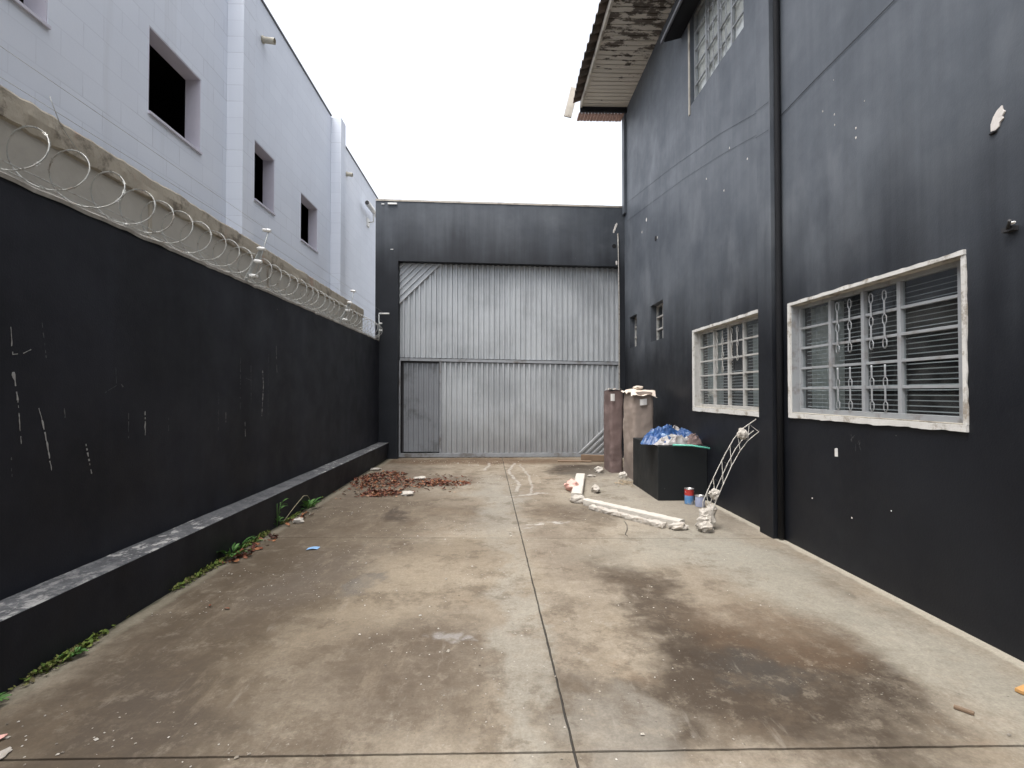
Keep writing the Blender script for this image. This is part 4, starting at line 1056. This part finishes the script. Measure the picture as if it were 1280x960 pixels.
def bow(L_):
    m = len(L_) - 1
    return [(x - 0.052 * math.sin(math.pi * min(1, (k + 0.0) / m)) - (0.015 if 0 < k < m else 0), y, z + 0.03 * math.sin(math.pi * k / m)) for k, (x, y, z) in enumerate(L_)]
A, B, Cc = bow(A), bow(B), bow(Cc)
for L_ in (A, B, Cc):
    mb = MB(); mb.tube(L_, 0.0052, 6); mb.build('chord', M['rail'], tr_)
def at_(L_, t):
    t = max(0, min(0.9999, t)) * (len(L_) - 1); i = int(t); return Vector(L_[i]).lerp(Vector(L_[i + 1]), t - i)
for (P_, Q_) in ((A, B),):
    mb = MB(); pts = []
    for k in range(15):
        pts.append(at_(P_ if k % 2 else Q_, k / 14.0 + rnd.uniform(-.01, .01)))
    mb.tube(pts, 0.004, 5, smooth=False); mb.build('lacing', M['rail'], tr_)
for (c, r_, s) in (((2.630, 5.27, 1.005), (0.050, 0.048, 0.055), 2), ((2.315, 5.25, 0.37), (0.052, 0.05, 0.055), 5)):
    mb = MB(); lump(mb, c, r_, s, 16, 0.5); mb.build('foam_lump', M['foam'], tr_)
mb = MB()
for (c, r_, s) in (((2.235, 5.25, 0.12), (0.085, 0.07, 0.10), 7), ((2.19, 5.22, 0.07), (0.08, 0.075, 0.08), 9), ((2.29, 5.27, 0.19), (0.055, 0.05, 0.06), 15), ((2.165, 5.14, 0.045), (0.085, 0.07, 0.055), 21)): lump(mb, c, r_, s, 16, 0.4)
mb.build('foam_foot', M['foam_rough'], tr_)

# foam strips on the ground
def strip(name, p, q, w, h, mat, label, seed, rough=0.006, cat='foam strip', z0=0.003, group='foam strips on the concrete', round_=False):
    p, q = Vector((*p, 0)), Vector((*q, 0)); d = (q - p).normalized(); s = Vector((-d.y, d.x, 0)); L = (q - p).length; N = max(8, int(L / 0.03))
    mb = MB(); vs_ = []
    prof = [(-.5, 0), (-.52, .35), (-.5, .85), (-.42, 1), (0, 1.02), (.42, 1), (.5, .85), (.52, .35), (.5, 0)]
    for i in range(N + 1):
        c = p + d * (L * i / N)
        for (a, b_) in prof:
            o = c + s * (a * w) + Vector((0, 0, z0 + b_ * h))
            j = rough * nz(o, 9, seed) + rough * nz(o, 30, seed + 2)
            e = 0.03 * nz(o, 12, seed + 7) if i in (0, N) else 0
            vs_.append(o + s * j + Vector((0, 0, j * (b_ > .1))) + d * e)
    m = len(prof)
    mb.add(vs_, [(i * m + k, i * m + k + 1, (i + 1) * m + k + 1, (i + 1) * m + k) for i in range(N) for k in range(m - 1)] + [tuple(range(m)), tuple(N * m + k for k in range(m))])
    return tag(mb.build(name, mat, loc=tuple(p)), label, cat, group)
strip('foam_strip', (1.14, 6.42), (1.99, 5.30), 0.105, 0.075, M['foam'], 'long smooth white foam strip lying diagonally on the concrete, behind the rough one', 1, 0.004)
strip('foam_strip', (1.16, 6.17), (1.78, 5.28), 0.07, 0.05, M['foam_rough'], 'long rough edged foam strip lying in front of the smooth white one', 4, 0.012)
strip('foam_strip', (1.07, 6.72), (1.40, 8.35), 0.15, 0.085, M['foam'], 'wide flat white foam plank pointing towards the gate', 7, 0.003)
def chunk(name, c, r_, seed, mat, label, cat='foam chunk', group='foam chunks on the concrete', seg=14, amp=0.4):
    mb = MB(); lump(mb, (c[0], c[1], r_[2] * 0.75), r_, seed, seg, amp)
    return tag(mb.build(name, mat, loc=(c[0], c[1], 0)), label, cat, group)
chunk('foam_chunk', (1.06, 6.55), (0.10, 0.08, 0.055), 3, M['foam_rough'], 'crumbly foam chunk where the three foam strips meet')
chunk('foam_chunk', (1.92, 5.24), (0.10, 0.065, 0.04), 11, M['foam_rough'], 'crumbly foam chunk at the near end of the foam strips')
chunk('plaster_lump', (1.10, 7.35), (0.10, 0.16, 0.09), 5, M['pink'], 'pink plaster lump beside the white foam plank', 'rubble', None)
chunk('foam_chunk', (1.42, 7.2), (0.06, 0.10, 0.06), 19, M['foam_rough'], 'small foam chunk on the house side of the wide foam plank')
chunk('foam_chunk', (1.84, 9.0), (0.075, 0.07, 0.06), 23, M['foam'], 'small white foam lump on the wet patch before the dark mattress', amp=0.5)
chunk('foam_chunk', (2.13, 8.42), (0.075, 0.07, 0.055), 29, M['foam'], 'white foam lump at the foot of the taupe mattress', amp=0.5)
chunk('foam_chunk', (1.62, 8.55), (0.07, 0.03, 0.02), 37, M['foam_rough'], 'flat sliver of foam between the foam plank and the mattresses')
# thin wire from the strips
mb = MB(); mb.tube([(1.42, 5.55, 0.01), (1.40, 5.35, 0.02), (1.36, 5.2, 0.012), (1.30, 5.05, 0.008), (1.31, 4.98, 0.006)], 0.0025, 4)
tag(mb.build('wire_scrap', M['dark_iron'], loc=(1.4, 5.3, 0)), 'thin dark wire curling over the concrete from the foam strips', 'wire')
# straw by the block
mb = MB()
for i in range(46):
    x, y = 2.08 + rnd.gauss(0, 0.10), 7.85 + rnd.gauss(0, 0.14); a = rnd.uniform(0, 6.28); L = rnd.uniform(.05, .17)
    if x > 2.14 and y < 7.88: x = 2.12 - rnd.random() * .1
    mb.tube([(x, y, 0.006), (x - L * .5 * abs(math.cos(a)), y + L * .5 * math.sin(a), 0.012 + rnd.random() * .02), (x - L * abs(math.cos(a)), y + L * math.sin(a), 0.008 + rnd.random() * .02)], 0.003, 4)
tag(mb.build('straw', simple('dry_straw', (0.36, 0.29, 0.20), 0.9, var=0.3), loc=(2.08, 7.85, 0)), 'scatter of dry straw and twigs at the back corner of the black block', 'straw', kind='stuff')
# damp board at the gate
t = thing('wooden_board', (2.1, 10.4, 0), 'damp brown board lying on the ground before the gate, beside the mattresses', 'board')
mb = MB(); mb.box(-0.34, 0.34, -0.05, 0.05, 0.0, 0.13, Matrix.Rotation(R(-14), 3, 'Z'), (2.10, 10.42, 0.006)); mb.build('board', M['wood'], t, 0.004)
mb = MB(); mb.box(-0.40, 0.30, -0.07, 0.07, 0.0, 0.022, Matrix.Rotation(R(-6), 3, 'Z'), (1.66, 10.38, 0.004)); 
tag(mb.build('batten', M['wood'], bevel=0.003, loc=(1.66, 10.38, 0)), 'thin flat batten lying in the wet patch left of the damp board', 'batten')
mb = MB(); mb.box(-0.16, 0.07, -0.022, 0.022, 0.0, 0.018, Matrix.Rotation(R(20), 3, 'Z'), (2.66, 2.39, 0.004))
tag(mb.build('wood_scrap', M['wood_orange'], bevel=0.003, loc=(2.62, 2.4, 0)), 'orange wood offcut on the pale concrete by the house wall', 'wood scrap')
mb = MB(); mb.box(-0.035, 0.035, -0.010, 0.010, 0.0, 0.012, Matrix.Rotation(R(-50), 3, 'Z'), (2.118, 2.218, 0.003))
tag(mb.build('wood_chip', M['wood'], bevel=0.002, loc=(2.118, 2.218, 0)), 'tiny brown wood chip lying alone on the pale concrete', 'wood chip')
mb = MB(); mb.grid(lambda u, v: (-1.76 + 0.10 * u, 4.63 + 0.07 * v + 0.02 * u, 0.006 + 0.008 * math.sin(u * 3.1)), 6, 4)
tag(mb.build('plastic_scrap', M['blue_scrap'], loc=(-1.714, 4.66, 0)), 'small pale blue plastic scrap on the brown concrete near the weeds', 'plastic scrap')

# ------------------------------------------------------------------ leaves, weeds, crumbs
def leaf(mb, c, L, W, yaw, pitch, roll, curl=0.25):
    m = Matrix.Rotation(yaw, 3, 'Z') @ Matrix.Rotation(pitch, 3, 'Y') @ Matrix.Rotation(roll, 3, 'X')
    pts = []
    for (u, w) in ((0, 0.05), (.3, .8), (.62, 1), (.86, .6), (1, .03)):
        for s_ in (-1, 0, 1):
            pts.append(Vector(c) + m @ Vector((u * L, s_ * w * W / 2, curl * L * (u - 0.5) ** 2 * 1.4 + (0.18 * W if s_ else 0))))
    mb.add(pts, [(3 * i + k, 3 * i + k + 1, 3 * i + k + 4, 3 * i + k + 3) for i in range(4) for k in (0, 1)], True)
def litter(spots, loc, label):
    mb = MB()
    for (cx_, cy_, rx, ry, nn, ht) in spots:
        for i in range(nn):
            a = rnd.uniform(0, 6.28); r_ = math.sqrt(rnd.random())
            x, y = cx_ + rx * r_ * math.cos(a), cy_ + ry * r_ * math.sin(a)
            z = 0.008 + ht * (1 - r_) * rnd.random()
            L = rnd.uniform(0.032, 0.070)
            leaf(mb, (x, y, z), L, L * rnd.uniform(.4, .6), rnd.uniform(0, 6.28), rnd.uniform(-.45, .35), rnd.uniform(-.6, .6), rnd.uniform(-.2, .6))
            mb_z = [v[2] for v in mb.v[-15:]]; lo = min(mb_z)
            if lo < 0.003:
                for k in range(len(mb.v) - 15, len(mb.v)): mb.v[k] = (mb.v[k][0], mb.v[k][1], mb.v[k][2] + 0.003 - lo)
    return tag(mb.build('leaf_litter', M['leaf_dry'], loc=loc), label, 'leaves', kind='stuff')
litter([(-1.95, 8.35, 0.42, 0.80, 560, 0.05), (-1.30, 8.0, 0.5, 0.4, 260, 0.03), (-0.78, 7.95, 0.34, 0.22, 150, 0.02), (-1.4, 8.2, 1.0, 0.8, 60, 0.01), (-0.62, 7.4, 0.4, 0.2, 8, 0)], (-1.6, 8.2, 0), 'long heap of reddish brown fallen leaves on the concrete near the gate')
litter([(-1.66, 7.18, 0.28, 0.22, 300, 0.04), (-1.6, 7.2, 0.5, 0.4, 30, 0.01)], (-1.66, 7.2, 0), 'small heap of reddish fallen leaves in front of the larger leaf heap')
litter([(-2.27, 5.75, 0.08, 0.3, 26, 0.01), (-2.25, 4.9, 0.07, 0.25, 22, 0.01), (-2.27, 4.45, 0.07, 0.22, 34, 0.01), (-2.1, 7.3, 0.25, 0.5, 26, 0.01), (-2.0, 3.6, 0.2, 0.5, 2, 0)], (-2.25, 5.0, 0), 'thin scatter of reddish dry leaves along the weeds at the foot of the yard wall')
chunk('foam_chunk', (-1.27, 7.08), (0.09, 0.08, 0.035), 41, M['foam'], 'small white foam chunk at the edge of the small leaf heap')
chunk('foam_chunk', (-1.30, 8.35), (0.11, 0.06, 0.03), 43, M['foam'], 'white foam sliver lying on the large leaf heap')
chunk('foam_chunk', (-2.28, 9.35), (0.10, 0.06, 0.03), 47, M['foam'], 'white foam sliver between the leaf heap and the yard wall')
chunk('foam_chunk', (-2.22, 5.62), (0.06, 0.05, 0.03), 49, M['foam'], 'white foam crumb on the leaves beside the weeds')
chunk('stone', (-1.98, 2.05), (0.025, 0.05, 0.008), 53, M['foam_rough'], 'thin pale stone flake on the brown concrete near the front left', 'stone', None)
mb = MB(); leaf(mb, (-2.14, 2.12, 0.004), 0.10, 0.035, 0.5, 0, 0.2, 0.3)
tag(mb.build('fallen_leaf', M['pink'], loc=(-2.14, 2.12, 0)), 'single reddish leaf lying at the front left of the yard', 'leaf')

def weed(x, y, n_, L, label, up=0.9, tall=0.0, seed=1):
    r_ = random.Random(seed); t = thing('weed', (x, y, 0), label, 'weed', 'weeds along the foot of the yard wall')
    mb = MB()
    for i in range(n_):
        a = r_.uniform(-1.9, 1.9) + (0.0); l_ = L * r_.uniform(.6, 1.15); e = r_.uniform(0.25, up)
        st = Vector((x, y, 0.01)); tip = st + Vector((math.cos(a) * l_ * .35, math.sin(a) * l_ * .35, l_ * .45 * e + tall * r_.random()))
        leaf(mb, tip, l_ * .75, l_ * 0.24, a, -e * 0.8, r_.uniform(-.3, .3), -0.5)
    mb.build('leaves', M['leaf_green'], t)
    mb = MB()
    for i in range(max(3, n_ // 4)):
        a = r_.uniform(-1.9, 1.9); mb.tube([(x, y, 0), (x + .25 * L * math.cos(a), y + .25 * L * math.sin(a), L * .4 + tall * .6), (x + .4 * L * math.cos(a), y + .4 * L * math.sin(a), L * .55 + tall * .9)], 0.003, 4)
    mb.build('stem', M['leaf_green'], t)
    return t
weed(-2.35, 6.25, 22, 0.15, 'leafy green weed furthest along the wall foot, with a pale stalk beside it', seed=3)
weed(-2.38, 5.45, 14, 0.11, 'thin dark green weed with small raised leaves against the black ledge wall', tall=0.22, seed=5)
weed(-2.35, 4.47, 16, 0.17, 'star shaped broad leaved weed at the wall foot, nearest of the larger weeds', seed=8)
weed(-2.37, 4.85, 12, 0.10, 'small low weed between the star shaped weed and the tall thin one', seed=9)
weed(-2.33, 2.82, 26, 0.07, 'low fringe of feathery weed at the wall foot near the camera', up=0.5, seed=12)
weed(-2.35, 2.38, 16, 0.08, 'tiny green weed at the wall foot by the left edge of the view', up=.5, seed=14)
mb = MB(); mb.tube([(-2.36, 5.55, 0.02), (-2.33, 5.75, 0.13), (-2.31, 6.0, 0.22), (-2.31, 6.12, 0.20), (-2.31, 6.2, 0.14)], 0.004, 5)
tag(mb.build('dry_stalk', simple('dry_stalk', (0.30, 0.27, 0.18), 0.9), loc=(-2.34, 5.8, 0)), 'arched pale dry stalk among the weeds at the wall foot', 'stalk')
mb = MB()
for i in range(1500):
    y = rnd.choice([rnd.uniform(3.7, 6.6), rnd.gauss(4.2, .3), rnd.gauss(5.8, .4), rnd.gauss(4.9, .25), rnd.gauss(2.8, 0.12)])
    base_x = -2.372 - 0.0055 * (y - 2.5)
    x = base_x + abs(rnd.gauss(0, 0.028)) + 0.004
    if nz((0, y, 0), 2.6, 5) < -0.12 : continue
    L = rnd.uniform(.012, .034)
    leaf(mb, (x, y, 0.004 + rnd.random() * .022), L, L * .6, rnd.uniform(0, 6.28), rnd.uniform(-.8, .1), rnd.uniform(-.4, .4))
tag(mb.build('moss', M['moss'], loc=(-2.35, 4.8, 0)), 'strip of yellow green moss and seedlings in the crack at the wall foot', 'moss', kind='stuff')
mb = MB()
for i in range(2600):
    x, y = rnd.uniform(-2.3, 2.7), 1.4 + 9.3 * rnd.random() ** 1.5
    if rnd.random() < 0.6: x = rnd.uniform(-2.25, 0.3)
    if nz((x, y, 0), 0.9, 3) < -0.05: continue
    s = rnd.uniform(.002, .0065) * (1.8 if rnd.random() < .07 else 1) * (1 + max(0, y - 3) * 0.12)
    c = Vector((x, y, s * .35 + 0.001)); a = rnd.uniform(0, 3.1)
    mt = Matrix.Rotation(a, 3, 'Z')
    o = [Vector(v) for v in ((s, 0, 0), (-s, s * .3, 0), (0, s, 0), (.2 * s, -.8 * s, 0), (0, 0, s * .6), (0, 0, -s * .3))]
    mb.add([c + mt @ v for v in o], [(0, 2, 4), (2, 1, 4), (1, 3, 4), (3, 0, 4), (2, 0, 5), (1, 2, 5), (3, 1, 5), (0, 3, 5)])
tag(mb.build('grit', M['crumb'], loc=(0, 4, 0)), 'pale crumbs of plaster and grit scattered over the concrete', 'grit', kind='stuff')
